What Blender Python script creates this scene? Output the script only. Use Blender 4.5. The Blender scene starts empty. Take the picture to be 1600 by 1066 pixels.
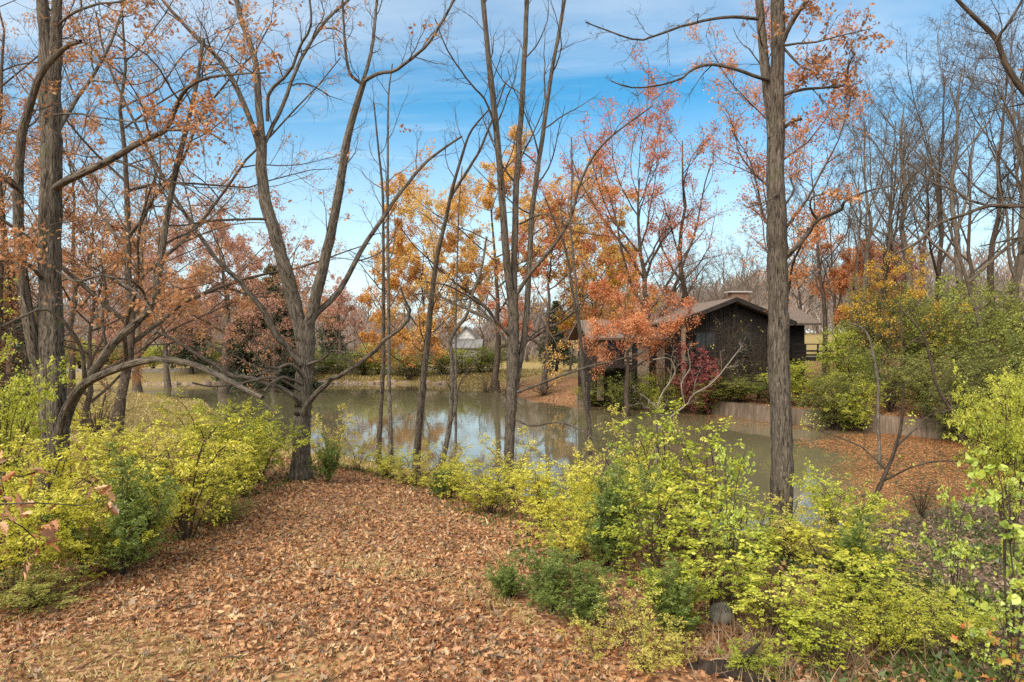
import bpy, math
import numpy as np
R = math.radians
C = bpy.context.scene.collection
S = bpy.context.scene

# ------------------------------------------------------------------ camera, sky, sun, exposure
CAMZ = 4.5
cam = bpy.data.cameras.new('camera'); cam.lens = 24; cam.sensor_width = 36
cam.clip_start = 0.05; cam.clip_end = 3000
co = bpy.data.objects.new('camera', cam); C.objects.link(co)
co.location = (0, 0, CAMZ); co.rotation_euler = (R(90), 0, 0)
S.camera = co
S.view_settings.view_transform = 'Standard'; S.view_settings.look = 'None'
S.view_settings.gamma = 1; S.view_settings.exposure = 0.88
S.cycles.max_bounces = 5; S.cycles.diffuse_bounces = 3; S.cycles.glossy_bounces = 3
S.cycles.transmission_bounces = 3; S.cycles.transparent_max_bounces = 4
S.cycles.caustics_reflective = False; S.cycles.caustics_refractive = False
S.cycles.use_denoising = False

SUN_EL, SUN_AZ = 42, 215          # the sun stands behind the camera, to its left
w = bpy.data.worlds.new('World'); S.world = w; w.use_nodes = True
nt = w.node_tree; nt.nodes.clear()
def N(nt, typ, **k):
    n = nt.nodes.new(typ)
    for a, b in k.items():
        if a.startswith('i_'): n.inputs[a[2:].replace('_', ' ')].default_value = b
        else: setattr(n, a, b)
    return n
sky = N(nt, 'ShaderNodeTexSky', sky_type='NISHITA', sun_disc=False)
sky.sun_elevation = R(SUN_EL); sky.sun_rotation = R(SUN_AZ)
sky.altitude = 0; sky.air_density = 1.15; sky.dust_density = 0.5; sky.ozone_density = 2.6
tc = N(nt, 'ShaderNodeTexCoord')
sep = N(nt, 'ShaderNodeSeparateXYZ'); nt.links.new(tc.outputs['Generated'], sep.inputs[0])
zc = N(nt, 'ShaderNodeMath', operation='MAXIMUM'); zc.inputs[1].default_value = 0.0
nt.links.new(sep.outputs[2], zc.inputs[0])
za = N(nt, 'ShaderNodeMath', operation='ADD'); za.inputs[1].default_value = 0.16
nt.links.new(zc.outputs[0], za.inputs[0])
dv = N(nt, 'ShaderNodeVectorMath', operation='DIVIDE')
cz = N(nt, 'ShaderNodeCombineXYZ')
for i in range(3): nt.links.new(za.outputs[0], cz.inputs[i])
nt.links.new(tc.outputs['Generated'], dv.inputs[0]); nt.links.new(cz.outputs[0], dv.inputs[1])
mp = N(nt, 'ShaderNodeMapping'); mp.inputs['Scale'].default_value = (0.42, 2.3, 1); mp.inputs['Rotation'].default_value = (0, 0, R(-16))
mp.inputs['Location'].default_value = (3.1, 1.2, 0)
nt.links.new(dv.outputs[0], mp.inputs['Vector'])
n1 = N(nt, 'ShaderNodeTexNoise'); n1.inputs['Scale'].default_value = 0.75; n1.inputs['Detail'].default_value = 9
n1.inputs['Roughness'].default_value = 0.58; n1.inputs['Distortion'].default_value = 0.5
nt.links.new(mp.outputs[0], n1.inputs['Vector'])
cr = N(nt, 'ShaderNodeValToRGB'); cr.color_ramp.elements[0].position = 0.46; cr.color_ramp.elements[1].position = 0.86
cr.color_ramp.elements[0].color = (0, 0, 0, 1); cr.color_ramp.elements[1].color = (.85, .85, .85, 1)
nt.links.new(n1.outputs['Fac'], cr.inputs[0])
# the veil of thin cloud thickens towards the horizon, as cirrus seen edge-on does
hz = N(nt, 'ShaderNodeMapRange'); hz.inputs['From Min'].default_value = 0.0; hz.inputs['From Max'].default_value = 0.33
hz.inputs['To Min'].default_value = 0.85; hz.inputs['To Max'].default_value = 0.0
nt.links.new(zc.outputs[0], hz.inputs['Value'])
mx = N(nt, 'ShaderNodeMath', operation='MAXIMUM'); nt.links.new(cr.outputs[0], mx.inputs[0]); nt.links.new(hz.outputs[0], mx.inputs[1])
bk = N(nt, 'ShaderNodeMapRange', interpolation_type='SMOOTHSTEP'); bk.inputs['From Min'].default_value = .30; bk.inputs['From Max'].default_value = -.25  # unseen bright cloud cover added behind the camera as soft fill light
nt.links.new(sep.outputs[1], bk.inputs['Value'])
zn = N(nt, 'ShaderNodeMapRange', interpolation_type='SMOOTHSTEP'); zn.inputs['From Min'].default_value = .62; zn.inputs['From Max'].default_value = .85  # added cloud overhead too, above the frame, for the same fill
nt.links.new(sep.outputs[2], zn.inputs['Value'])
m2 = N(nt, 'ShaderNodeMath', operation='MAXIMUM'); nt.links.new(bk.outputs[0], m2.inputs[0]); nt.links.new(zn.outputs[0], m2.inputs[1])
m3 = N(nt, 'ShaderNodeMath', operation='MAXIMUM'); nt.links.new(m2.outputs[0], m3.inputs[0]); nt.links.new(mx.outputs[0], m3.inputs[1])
tint = N(nt, 'ShaderNodeMix', data_type='RGBA', blend_type='MULTIPLY'); tint.inputs[0].default_value = 1
tint.inputs[7].default_value = (0.36, .95, 1.10, 1)
nt.links.new(sky.outputs[0], tint.inputs[6])
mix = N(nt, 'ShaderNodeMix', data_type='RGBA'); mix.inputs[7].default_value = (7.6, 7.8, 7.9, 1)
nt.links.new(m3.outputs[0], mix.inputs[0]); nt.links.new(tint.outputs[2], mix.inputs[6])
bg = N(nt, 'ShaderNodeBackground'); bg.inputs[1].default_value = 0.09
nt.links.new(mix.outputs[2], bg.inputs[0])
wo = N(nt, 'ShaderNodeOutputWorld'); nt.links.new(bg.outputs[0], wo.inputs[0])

sl = bpy.data.lights.new('sun', 'SUN'); sl.energy = 2.7; sl.angle = R(40); sl.color = (1, 0.93, 0.82)
so = bpy.data.objects.new('sun', sl); C.objects.link(so)
az = R(SUN_AZ)
sd = np.array([math.sin(az) * math.cos(R(SUN_EL)), math.cos(az) * math.cos(R(SUN_EL)), math.sin(R(SUN_EL))])
from mathutils import Vector
so.rotation_euler = Vector(sd).to_track_quat('Z', 'Y').to_euler(); so.location = (0, 0, 30)

# ------------------------------------------------------------------ helpers: pixels to points, meshes
F = 1066.67
def P(px, py, Y): return np.array([(px - 800) / F * Y, Y, CAMZ - (py - 533) / F * Y])
def rng_(s): return np.random.RandomState(s)
def nrm(v): return v / np.maximum(np.linalg.norm(v, axis=-1, keepdims=True), 1e-9)
def ss(a, b, x):
    t = np.clip((x - a) / (b - a), 0, 1); return t * t * (3 - 2 * t)

class MB:
    """gathers arrays of vertices and faces (each block of faces has one corner count)"""
    def __init__(s): s.V = []; s.L = []; s.K = []; s.n = 0; s.A = []; s.B = []; s.sm = []
    def add(s, V, Fc, a=None, b=None, smooth=False):
        V = np.asarray(V, float); Fc = np.asarray(Fc, int)
        s.V.append(V); s.L.append((Fc + s.n).ravel()); s.K.append(np.full(len(Fc), Fc.shape[1])); s.n += len(V)
        s.A.append(np.full(len(Fc), 0.5) if a is None else a)
        s.B.append(V.copy() if b is None else b)
        s.sm.append(np.full(len(Fc), smooth))
    def box(s, c, sz, rz=0, a=None):
        c = np.array(c, float); h = np.array(sz, float) / 2
        v = np.array([[x, y, z] for z in (-1, 1) for y in (-1, 1) for x in (-1, 1)]) * h
        if rz:
            ca, sa = math.cos(rz), math.sin(rz); v = np.stack([v[:, 0] * ca - v[:, 1] * sa, v[:, 0] * sa + v[:, 1] * ca, v[:, 2]], 1)
        s.add(v + c, [[0, 2, 3, 1], [4, 5, 7, 6], [0, 1, 5, 4], [2, 6, 7, 3], [0, 4, 6, 2], [1, 3, 7, 5]], None if a is None else np.full(6, a))
    def slab(s, q, t):
        """thick sheet: q four corners, pushed down by t along its normal"""
        q = np.array(q, float); n = nrm(np.cross(q[1] - q[0], q[3] - q[0]))
        v = np.concatenate([q, q - n * t])
        s.add(v, [[0, 1, 2, 3], [7, 6, 5, 4], [0, 4, 5, 1], [1, 5, 6, 2], [2, 6, 7, 3], [3, 7, 4, 0]])
    def tubes(s, Pt, Rr, sides=6, rough=0, rng=None, cap=False):
        """Pt (N,n,3), Rr (N,n): tapered tubes"""
        Pt = np.asarray(Pt, float); Rr = np.asarray(Rr, float); n0, n, _ = Pt.shape
        if n0 == 0: return
        T = np.gradient(Pt, axis=1); T = nrm(T)
        m = nrm(Pt[:, -1] - Pt[:, 0]); ref = np.where(np.abs(m[:, 2:3]) < 0.8, np.array([[0, 0, 1.]]), np.array([[1., 0.1, 0]]))
        ref = np.repeat(ref[:, None], n, 1)
        U = nrm(ref - (ref * T).sum(-1, keepdims=True) * T); W = np.cross(T, U)
        an = np.arange(sides) * 2 * math.pi / sides
        ca, sa = np.cos(an), np.sin(an)
        rr = np.repeat(Rr[:, :, None], sides, 2)
        if rough and rng is not None:
            g = rng.randn(n0, 1, sides) * rough * 1.2 + rng.randn(n0, n, sides) * rough * .7; g[:, 1:-1] = (g[:, :-2] + g[:, 1:-1] + g[:, 2:]) / 2.4
            rr = rr * (1 + g)
        V = Pt[:, :, None] + rr[..., None] * (ca[:, None] * U[:, :, None] + sa[:, None] * W[:, :, None])
        ln = np.concatenate([np.zeros((n0, 1)), np.cumsum(np.linalg.norm(np.diff(Pt, axis=1), axis=2), 1)], 1)
        rm = Rr.mean(1)[:, None, None]
        off = (np.arange(n0) * 7.31 % 50)[:, None, None]
        B = np.stack([np.broadcast_to(ca * rm, rr.shape) + off, np.broadcast_to(sa * rm, rr.shape), np.broadcast_to(ln[:, :, None], rr.shape)], -1)
        idx = np.arange(n0 * n * sides).reshape(n0, n, sides)
        a = idx[:, :-1]; b = idx[:, 1:]
        q = np.stack([a, np.roll(a, -1, 2), np.roll(b, -1, 2), b], -1).reshape(-1, 4)
        s.add(V.reshape(-1, 3), q, b=B.reshape(-1, 3), smooth=True)
        if cap:
            s.V[-1] = s.V[-1]; s.L.append(idx[:, -1].ravel() + s.n - n0 * n * sides); s.K.append(np.full(n0, sides)); s.A.append(np.full(n0, .5)); s.sm.append(np.full(n0, False))
    def leaves(s, c, ax, nr, size, tpl, val, curl=0.15, rng=None):
        """c (N,3) base point, ax the way the leaf points, nr its facing; tpl (k,2) outline along (length, width)"""
        c = np.asarray(c); ax = nrm(ax); nr = nrm(nr - (nr * ax).sum(-1, keepdims=True) * ax); sd_ = np.cross(nr, ax)
        k = len(tpl); x = tpl[:, 0]; y = tpl[:, 1]
        cu = curl * (rng.rand(len(c), 1) * 2 - .6) if rng is not None else curl
        z = cu * (-(x[None] ** 2) + 1.6 * np.abs(y[None]))
        sz = np.broadcast_to(np.asarray(size, float).reshape(-1, 1, 1), (len(c), 1, 1))
        V = c[:, None] + sz * (x[None, :, None] * ax[:, None] + y[None, :, None] * sd_[:, None] + z[..., None] * nr[:, None])
        f = np.arange(len(c) * k).reshape(-1, k)
        s.add(V.reshape(-1, 3), f, a=val)
    def build(s, name, mat, parent=None, origin=(0, 0, 0)):
        me = bpy.data.meshes.new(name)
        V = np.concatenate(s.V) - np.array(origin); L = np.concatenate(s.L); K = np.concatenate(s.K)
        me.vertices.add(len(V)); me.loops.add(len(L)); me.polygons.add(len(K))
        me.vertices.foreach_set('co', V.astype(np.float32).ravel())
        me.loops.foreach_set('vertex_index', L.astype(np.int32))
        st = np.concatenate([[0], np.cumsum(K)[:-1]])
        me.polygons.foreach_set('loop_start', st.astype(np.int32))
        me.polygons.foreach_set('loop_total', K.astype(np.int32))
        me.polygons.foreach_set('use_smooth', np.concatenate(s.sm).astype(bool))
        at = me.attributes.new('v', 'FLOAT', 'FACE'); at.data.foreach_set('value', np.concatenate(s.A).astype(np.float32))
        at = me.attributes.new('bk', 'FLOAT_VECTOR', 'POINT'); at.data.foreach_set('vector', np.concatenate(s.B).astype(np.float32).ravel())
        me.update(calc_edges=True)
        me.materials.append(mat)
        o = bpy.data.objects.new(name, me); C.objects.link(o)
        if parent: o.parent = parent
        return o

def thing(name, label, cat, loc=(0, 0, 0), group=None):
    o = bpy.data.objects.new(name, None); C.objects.link(o); o.empty_display_size = 0.2
    o.location = loc; return tag(o, label, cat, group)
def tag(o, label, cat, group=None, kind=None):
    if label: o['label'] = label
    if cat: o['category'] = cat
    if group: o['group'] = group
    if kind: o['kind'] = kind
    return o
def dup(root, loc, rz, sc, label=None, group=None):
    r = root.copy(); C.objects.link(r); r.location = loc; r.rotation_euler = (0, 0, rz)
    r.scale = sc if hasattr(sc, '__len__') else (sc, sc, sc)
    if label: r['label'] = label
    if group: r['group'] = group
    for ch in list(root.children):
        c = ch.copy(); C.objects.link(c); c.parent = r
        for g in list(ch.children):
            d = g.copy(); C.objects.link(d); d.parent = c
    return r

# ------------------------------------------------------------------ materials
def mat(name):
    m = bpy.data.materials.new(name); m.use_nodes = True; nt = m.node_tree; nt.nodes.clear()
    return m, nt, nt.links.new
def ramp(nt, stops, src=None, interp='LINEAR'):
    r = N(nt, 'ShaderNodeValToRGB'); e = r.color_ramp.elements; r.color_ramp.interpolation = interp
    while len(e) < len(stops): e.new(0.5)
    for x, (p, c) in zip(e, stops): x.position = p; x.color = (*c, 1)
    if src is not None: nt.links.new(src, r.inputs[0])
    return r
def noise(nt, scale, detail=3, rough=.55, vec=None, dist=0):
    n = N(nt, 'ShaderNodeTexNoise'); n.inputs['Scale'].default_value = scale; n.inputs['Detail'].default_value = detail
    n.inputs['Roughness'].default_value = rough; n.inputs['Distortion'].default_value = dist
    if vec is not None: nt.links.new(vec, n.inputs['Vector'])
    return n
def leaf_mat(name, cols, clump=.45, trans=.35, nscale=1.3, objrand=.25, gloss=.04):
    """colour from the leaf's own random value, the branch it sits on (a slow noise) and the plant it belongs to"""
    m, nt, L = mat(name)
    at = N(nt, 'ShaderNodeAttribute', attribute_name='v')
    oi = N(nt, 'ShaderNodeObjectInfo'); tc = N(nt, 'ShaderNodeTexCoord')
    ns = noise(nt, nscale, 2, .5, tc.outputs['Object'])
    a = N(nt, 'ShaderNodeMath', operation='MULTIPLY'); L(at.outputs['Fac'], a.inputs[0]); a.inputs[1].default_value = 1 - clump
    b = N(nt, 'ShaderNodeMapRange'); b.inputs['From Min'].default_value = .3; b.inputs['From Max'].default_value = .7; b.inputs['To Max'].default_value = clump
    L(ns.outputs['Fac'], b.inputs['Value'])
    c = N(nt, 'ShaderNodeMath', operation='ADD'); L(a.outputs[0], c.inputs[0]); L(b.outputs[0], c.inputs[1])
    d = N(nt, 'ShaderNodeMath', operation='MULTIPLY_ADD'); L(oi.outputs['Random'], d.inputs[0]); d.inputs[1].default_value = objrand
    e = N(nt, 'ShaderNodeMath', operation='SUBTRACT'); L(c.outputs[0], e.inputs[0]); e.inputs[1].default_value = objrand / 2
    L(e.outputs[0], d.inputs[2])
    n = len(cols); r = ramp(nt, [(i / (n - 1), cc) for i, cc in enumerate(cols)], d.outputs[0])
    df = N(nt, 'ShaderNodeBsdfDiffuse'); tr = N(nt, 'ShaderNodeBsdfTranslucent'); L(r.outputs[0], df.inputs[0]); L(r.outputs[0], tr.inputs[0])
    mx = N(nt, 'ShaderNodeMixShader'); mx.inputs[0].default_value = trans; L(df.outputs[0], mx.inputs[1]); L(tr.outputs[0], mx.inputs[2])
    out = N(nt, 'ShaderNodeOutputMaterial')
    if gloss:
        gl = N(nt, 'ShaderNodeBsdfGlossy'); gl.inputs['Roughness'].default_value = .45; g2 = N(nt, 'ShaderNodeMixShader'); g2.inputs[0].default_value = gloss
        L(mx.outputs[0], g2.inputs[1]); L(gl.outputs[0], g2.inputs[2]); L(g2.outputs[0], out.inputs[0])
    else: L(mx.outputs[0], out.inputs[0])
    return m
def bark_mat(name, dark, light, scale=1.0, bump=.6, moss=None):
    m, nt, L = mat(name)
    at = N(nt, 'ShaderNodeAttribute', attribute_name='bk')
    mp = N(nt, 'ShaderNodeMapping'); mp.inputs['Scale'].default_value = (38 * scale, 38 * scale, 4.5 * scale); L(at.outputs['Vector'], mp.inputs['Vector'])
    n1 = noise(nt, 1.0, 5, .62, mp.outputs[0], 1.2)
    n2 = noise(nt, 1.1, 4, .6, at.outputs['Vector'])
    r = ramp(nt, [(.38, dark), (.49, tuple((a + b) / 2 for a, b in zip(dark, light))), (.62, light)], n1.outputs['Fac'])
    r2 = ramp(nt, [(.3, (.72, .70, .66)), (.7, (1.12, 1.1, 1.05))], n2.outputs['Fac'])
    mm = N(nt, 'ShaderNodeMix', data_type='RGBA', blend_type='MULTIPLY'); mm.inputs[0].default_value = 1
    L(r.outputs[0], mm.inputs[6]); L(r2.outputs[0], mm.inputs[7]); col = mm.outputs[2]
    if moss:
        n3 = noise(nt, 2.2, 5, .65, at.outputs['Vector']); f = ramp(nt, [(.55, (0, 0, 0)), (.68, (.6, .6, .6))], n3.outputs['Fac'])
        mo = N(nt, 'ShaderNodeMix', data_type='RGBA'); L(f.outputs[0], mo.inputs[0]); L(col, mo.inputs[6]); mo.inputs[7].default_value = (*moss, 1); col = mo.outputs[2]
    b = N(nt, 'ShaderNodeBsdfPrincipled'); b.inputs['Roughness'].default_value = .93; b.inputs['Specular IOR Level'].default_value = .15
    L(col, b.inputs['Base Color'])
    if bump:
        bp = N(nt, 'ShaderNodeBump'); bp.inputs['Strength'].default_value = bump; bp.inputs['Distance'].default_value = .03
        L(n1.outputs['Fac'], bp.inputs['Height']); L(bp.outputs[0], b.inputs['Normal'])
    out = N(nt, 'ShaderNodeOutputMaterial'); L(b.outputs[0], out.inputs[0])
    return m
def plain(name, c1, c2, scale=6, rough=.85, stretch=(1, 1, 1), bump=.15, spec=.3, detail=5):
    m, nt, L = mat(name)
    tc = N(nt, 'ShaderNodeTexCoord'); mp = N(nt, 'ShaderNodeMapping'); mp.inputs['Scale'].default_value = stretch; L(tc.outputs['Object'], mp.inputs['Vector'])
    n1 = noise(nt, scale, detail, .62, mp.outputs[0]); r = ramp(nt, [(.3, c1), (.7, c2)], n1.outputs['Fac'])
    b = N(nt, 'ShaderNodeBsdfPrincipled'); b.inputs['Roughness'].default_value = rough; b.inputs['Specular IOR Level'].default_value = spec
    L(r.outputs[0], b.inputs['Base Color'])
    if bump:
        bp = N(nt, 'ShaderNodeBump'); bp.inputs['Strength'].default_value = bump; bp.inputs['Distance'].default_value = .03; L(n1.outputs['Fac'], bp.inputs['Height']); L(bp.outputs[0], b.inputs['Normal'])
    out = N(nt, 'ShaderNodeOutputMaterial'); L(b.outputs[0], out.inputs[0])
    return m

M = {}
M['bark_grey'] = bark_mat('bark_grey', (.028, .023, .019), (.225, .19, .155), 1, 1.0, moss=(.12, .125, .06))
M['bark_brown'] = bark_mat('bark_brown', (.026, .021, .017), (.195, .16, .13), 1, 1.0, moss=(.10, .10, .05))
M['bark_dark'] = bark_mat('bark_dark', (.03, .023, .018), (.17, .13, .10), 1, .6)
M['bark_pale'] = bark_mat('bark_pale', (.16, .135, .105), (.40, .35, .28), 1, .4)
M['bark_far'] = bark_mat('bark_far', (.075, .058, .045), (.21, .17, .135), .5, .0)
M['bark_far_dark'] = bark_mat('bark_far_dark', (.04, .031, .025), (.13, .10, .08), .5, .0)
M['stem'] = bark_mat('stem', (.03, .022, .016), (.11, .085, .06), 1, 0)
M['lf_yellow'] = leaf_mat('lf_yellow', [(.22, .26, .025), (.52, .51, .05), (.78, .71, .09), (.88, .80, .20)], .4, .45, 1.5, .35)
M['lf_lime'] = leaf_mat('lf_lime', [(.15, .21, .025), (.40, .45, .045), (.66, .66, .08), (.84, .79, .17)], .4, .45, 1.5, .35)
M['lf_straw'] = leaf_mat('lf_straw', [(.36, .34, .05), (.64, .57, .11), (.80, .70, .17), (.86, .76, .28)], .4, .45, 1.5, .3)
M['lf_green'] = leaf_mat('lf_green', [(.06, .08, .02), (.15, .19, .035), (.31, .34, .055), (.52, .52, .09)], .5, .35, .8, .4)
M['lf_olive'] = leaf_mat('lf_olive', [(.08, .085, .025), (.19, .20, .045), (.36, .35, .075), (.55, .50, .12)], .5, .35, .8, .4)
M['lf_broad'] = leaf_mat('lf_broad', [(.20, .30, .05), (.40, .50, .07), (.60, .65, .09), (.80, .75, .14)], .35, .45, .9, .2, .07)
M['lf_rust'] = leaf_mat('lf_rust', [(.28, .11, .045), (.47, .21, .085), (.60, .31, .13), (.72, .45, .22)], .45, .4, .9, .2)
M['lf_pinkish'] = leaf_mat('lf_pinkish', [(.36, .16, .11), (.50, .25, .17), (.62, .34, .23), (.68, .42, .29)], .5, .35, .5, .2)
M['lf_red'] = leaf_mat('lf_red', [(.44, .12, .05), (.60, .20, .08), (.71, .30, .125), (.79, .41, .19)], .55, .4, .6, .2)
M['lf_redrust'] = leaf_mat('lf_redrust', [(.40, .12, .04), (.60, .22, .075), (.72, .34, .12), (.80, .46, .19)], .5, .4, .6, .2)
M['lf_crimson'] = leaf_mat('lf_crimson', [(.20, .045, .045), (.38, .09, .085), (.50, .17, .13)], .5, .4, 1, .1)
M['lf_orange'] = leaf_mat('lf_orange', [(.54, .23, .07), (.70, .37, .09), (.78, .49, .13), (.72, .54, .18)], .6, .4, .25, .25)
M['lf_gold'] = leaf_mat('lf_gold', [(.50, .30, .03), (.74, .45, .045), (.84, .56, .07)], .5, .4, .9, .2)
M['cedar'] = leaf_mat('cedar', [(.08, .12, .022), (.17, .23, .045), (.32, .36, .075)], .5, .3, 3, .2)
M['needle_far'] = leaf_mat('needle_far', [(.06, .08, .045), (.10, .125, .065), (.16, .18, .09)], .5, .1, .6, .2)
M['litter'] = leaf_mat('litter', [(.08, .034, .016), (.26, .105, .042), (.42, .19, .077), (.53, .30, .135), (.72, .52, .29)], .25, .12, .9, 0, .05)
M['litter_wet'] = leaf_mat('litter_wet', [(.12, .045, .018), (.32, .125, .042), (.48, .21, .07), (.60, .35, .15)], .35, .1, .35, 0, .08)
M['litter_dull'] = leaf_mat('litter_dull', [(.06, .042, .026), (.19, .12, .07), (.32, .215, .13), (.46, .35, .23)], .35, .1, .6, 0, .03)
M['grass_dry'] = leaf_mat('grass_dry', [(.25, .18, .06), (.45, .33, .12), (.56, .45, .19), (.40, .40, .13)], .4, .3, .8, .1)
M['grass_green'] = leaf_mat('grass_green', [(.04, .07, .015), (.10, .14, .03), (.2, .22, .05)], .4, .3, .8, .1)

# ------------------------------------------------------------------ terrain
POND = np.array([(-46, 64), (-40, 69.5), (-30, 71.5), (-20, 72.2), (-10, 72), (-5, 70.5), (-2.5, 66), (-1, 60), (0.4, 55), (1.4, 50.5), (4.6, 48), (10.9, 44.9), (13.2, 40.4),
    (14.4, 37.8), (17.5, 34.5), (20.2, 30.6), (20, 27), (17, 22.5), (12.5, 19), (9, 16.6), (6, 15.9), (3, 17.3), (0, 20.6), (-3, 24), (-8, 27.5), (-13, 33), (-17.5, 41), (-23, 51), (-34, 57)], float)
WALL = POND[10:16]
def segdist(x, y, poly, closed):
    p = np.stack([x, y], -1); best = np.full(x.shape, 1e9)
    n = len(poly); m = n if closed else n - 1
    for i in range(m):
        a = poly[i]; b = poly[(i + 1) % n]; ab = b - a
        t = np.clip(((p - a) @ ab) / (ab @ ab), 0, 1); q = a + t[..., None] * ab
        best = np.minimum(best, np.linalg.norm(p - q, axis=-1))
    return best
def inside(x, y, poly):
    r = np.zeros(x.shape, bool); n = len(poly); j = n - 1
    for i in range(n):
        xi, yi = poly[i]; xj, yj = poly[j]
        c = ((yi > y) != (yj > y)) & (x < (xj - xi) * (y - yi) / (yj - yi + 1e-12) + xi); r ^= c; j = i
    return r
def wob(x, y, s=1, k=0):
    return (np.sin(x * 1.3 * s + 1.7 * k + 1.1 * np.sin(y * .9 * s)) + np.sin(y * 1.7 * s + 2.3 + k + 1.3 * np.sin(x * .7 * s + 1)) + np.sin((x + y) * .8 * s + k)) / 3
def H(x, y):
    x = np.asarray(x, float); y = np.asarray(y, float)
    d = segdist(x, y, POND, True); ins = inside(x, y, POND); dw = segdist(x, y, WALL, False)
    wl = (dw <= d + .02) & ~ins & (y > 30)
    nat = 1.1 * ss(0, 6.5, d) + .10 * wob(x, y, .35) * ss(0, 5, d) + .03 * wob(x, y, 1.6) * ss(.5, 3, d)
    nat = nat + .28 * ss(13, 3, y) * ss(3, -1, x)
    far = ss(60, 75, y) * ss(0, .7, d) * .45 * (1 - ss(0, 5, d))
    nat = nat + far
    wz = .80 + .75 * ss(.6, 7, d) + .05 * wob(x, y, .8)
    h = np.where(wl, np.where(d < .45, -.3, wz), nat)
    h = h + 4.2 * ss(19, 46, x) * ss(24, 48, y) + 1.2 * ss(20, 8, y) * 0
    h = h + 1.5 * ss(90, 200, y)
    return np.where(ins, -.06 - .9 * ss(0, 3, d), h)
def H1(x, y): return float(H(np.array([x]), np.array([y]))[0])

def axis(fine0, fine1, step, lo, hi):
    a = list(np.arange(fine0, fine1, step)); s = step; v = fine1
    while v < hi: a.append(v); s *= 1.22; v += s
    a.append(hi); s = step; v = fine0 - step; b = []
    while v > lo: b.append(v); s *= 1.22; v -= s
    b.append(lo); return np.array(b[::-1] + a)
gx = axis(-28, 26, .3, -900, 900); gy = axis(3, 56, .3, -200, 1500)
X, Y_ = np.meshgrid(gx, gy); Z = H(X, Y_)
g = MB(); nx, ny = len(gx), len(gy); idx = np.arange(nx * ny).reshape(ny, nx)
g.add(np.stack([X, Y_, Z], -1).reshape(-1, 3), np.stack([idx[:-1, :-1], idx[:-1, 1:], idx[1:, 1:], idx[1:, :-1]], -1).reshape(-1, 4), smooth=True)
def ground_mat():
    m, nt, L = mat('ground')
    tc = N(nt, 'ShaderNodeTexCoord'); o = tc.outputs['Object']
    sep = N(nt, 'ShaderNodeSeparateXYZ'); L(o, sep.inputs[0])
    v = N(nt, 'ShaderNodeTexVoronoi'); v.inputs['Scale'].default_value = 19; L(o, v.inputs['Vector'])
    s2 = N(nt, 'ShaderNodeSeparateColor'); L(v.outputs['Color'], s2.inputs[0])
    r = ramp(nt, [(0, (.09, .042, .022)), (.35, (.22, .10, .05)), (.7, (.36, .185, .09)), (1, (.52, .33, .19))], s2.outputs[0])
    n1 = noise(nt, .45, 5, .6, o); g1 = noise(nt, 30, 4, .7, o)
    gr = ramp(nt, [(.3, (.16, .115, .04)), (.5, (.34, .25, .10)), (.7, (.50, .40, .18))], g1.outputs['Fac'])
    # dry grass on the left bank of the pond, leaf litter elsewhere
    a = N(nt, 'ShaderNodeMapRange'); a.inputs['From Min'].default_value = 22; a.inputs['From Max'].default_value = 30; L(sep.outputs[1], a.inputs['Value'])
    b = N(nt, 'ShaderNodeMapRange'); b.inputs['From Min'].default_value = -4; b.inputs['From Max'].default_value = -9; L(sep.outputs[0], b.inputs['Value'])
    ab = N(nt, 'ShaderNodeMath', operation='MULTIPLY'); L(a.outputs[0], ab.inputs[0]); L(b.outputs[0], ab.inputs[1])
    far = N(nt, 'ShaderNodeMapRange'); far.inputs['From Min'].default_value = 62; far.inputs['From Max'].default_value = 70; L(sep.outputs[1], far.inputs['Value'])
    mxx = N(nt, 'ShaderNodeMath', operation='MAXIMUM'); L(ab.outputs[0], mxx.inputs[0]); L(far.outputs[0], mxx.inputs[1])
    pn = ramp(nt, [(.56, (0, 0, 0)), (.72, (.75, .75, .75))], n1.outputs['Fac'])
    ad = N(nt, 'ShaderNodeMath', operation='ADD', use_clamp=True); L(mxx.outputs[0], ad.inputs[0]); L(pn.outputs[0], ad.inputs[1])
    mk = N(nt, 'ShaderNodeMix', data_type='RGBA'); L(ad.outputs[0], mk.inputs[0]); L(r.outputs[0], mk.inputs[6]); L(gr.outputs[0], mk.inputs[7])
    # dull, grey-brown litter on the damp ground to the right
    c = N(nt, 'ShaderNodeMapRange'); c.inputs['From Min'].default_value = 2.0; c.inputs['From Max'].default_value = 4.5; L(sep.outputs[0], c.inputs['Value'])
    du = ramp(nt, [(0, (.035, .024, .016)), (.5, (.10, .07, .045)), (1, (.24, .17, .12))], s2.outputs[1])
    d3 = N(nt, 'ShaderNodeMath', operation='LESS_THAN'); L(sep.outputs[1], d3.inputs[0]); d3.inputs[1].default_value = 27
    cd = N(nt, 'ShaderNodeMath', operation='MULTIPLY'); L(c.outputs[0], cd.inputs[0]); L(d3.outputs[0], cd.inputs[1])
    mk2 = N(nt, 'ShaderNodeMix', data_type='RGBA'); L(cd.outputs[0], mk2.inputs[0]); L(mk.outputs[2], mk2.inputs[6]); L(du.outputs[0], mk2.inputs[7])
    bs = N(nt, 'ShaderNodeBsdfPrincipled'); bs.inputs['Roughness'].default_value = .95; bs.inputs['Specular IOR Level'].default_value = .1
    L(mk2.outputs[2], bs.inputs['Base Color'])
    bp = N(nt, 'ShaderNodeBump'); bp.inputs['Strength'].default_value = .8; bp.inputs['Distance'].default_value = .04
    L(s2.outputs[2], bp.inputs['Height']); L(bp.outputs[0], bs.inputs['Normal'])
    out = N(nt, 'ShaderNodeOutputMaterial'); L(bs.outputs[0], out.inputs[0]); return m
tag(g.build('ground', ground_mat()), None, None, kind='structure')

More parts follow.
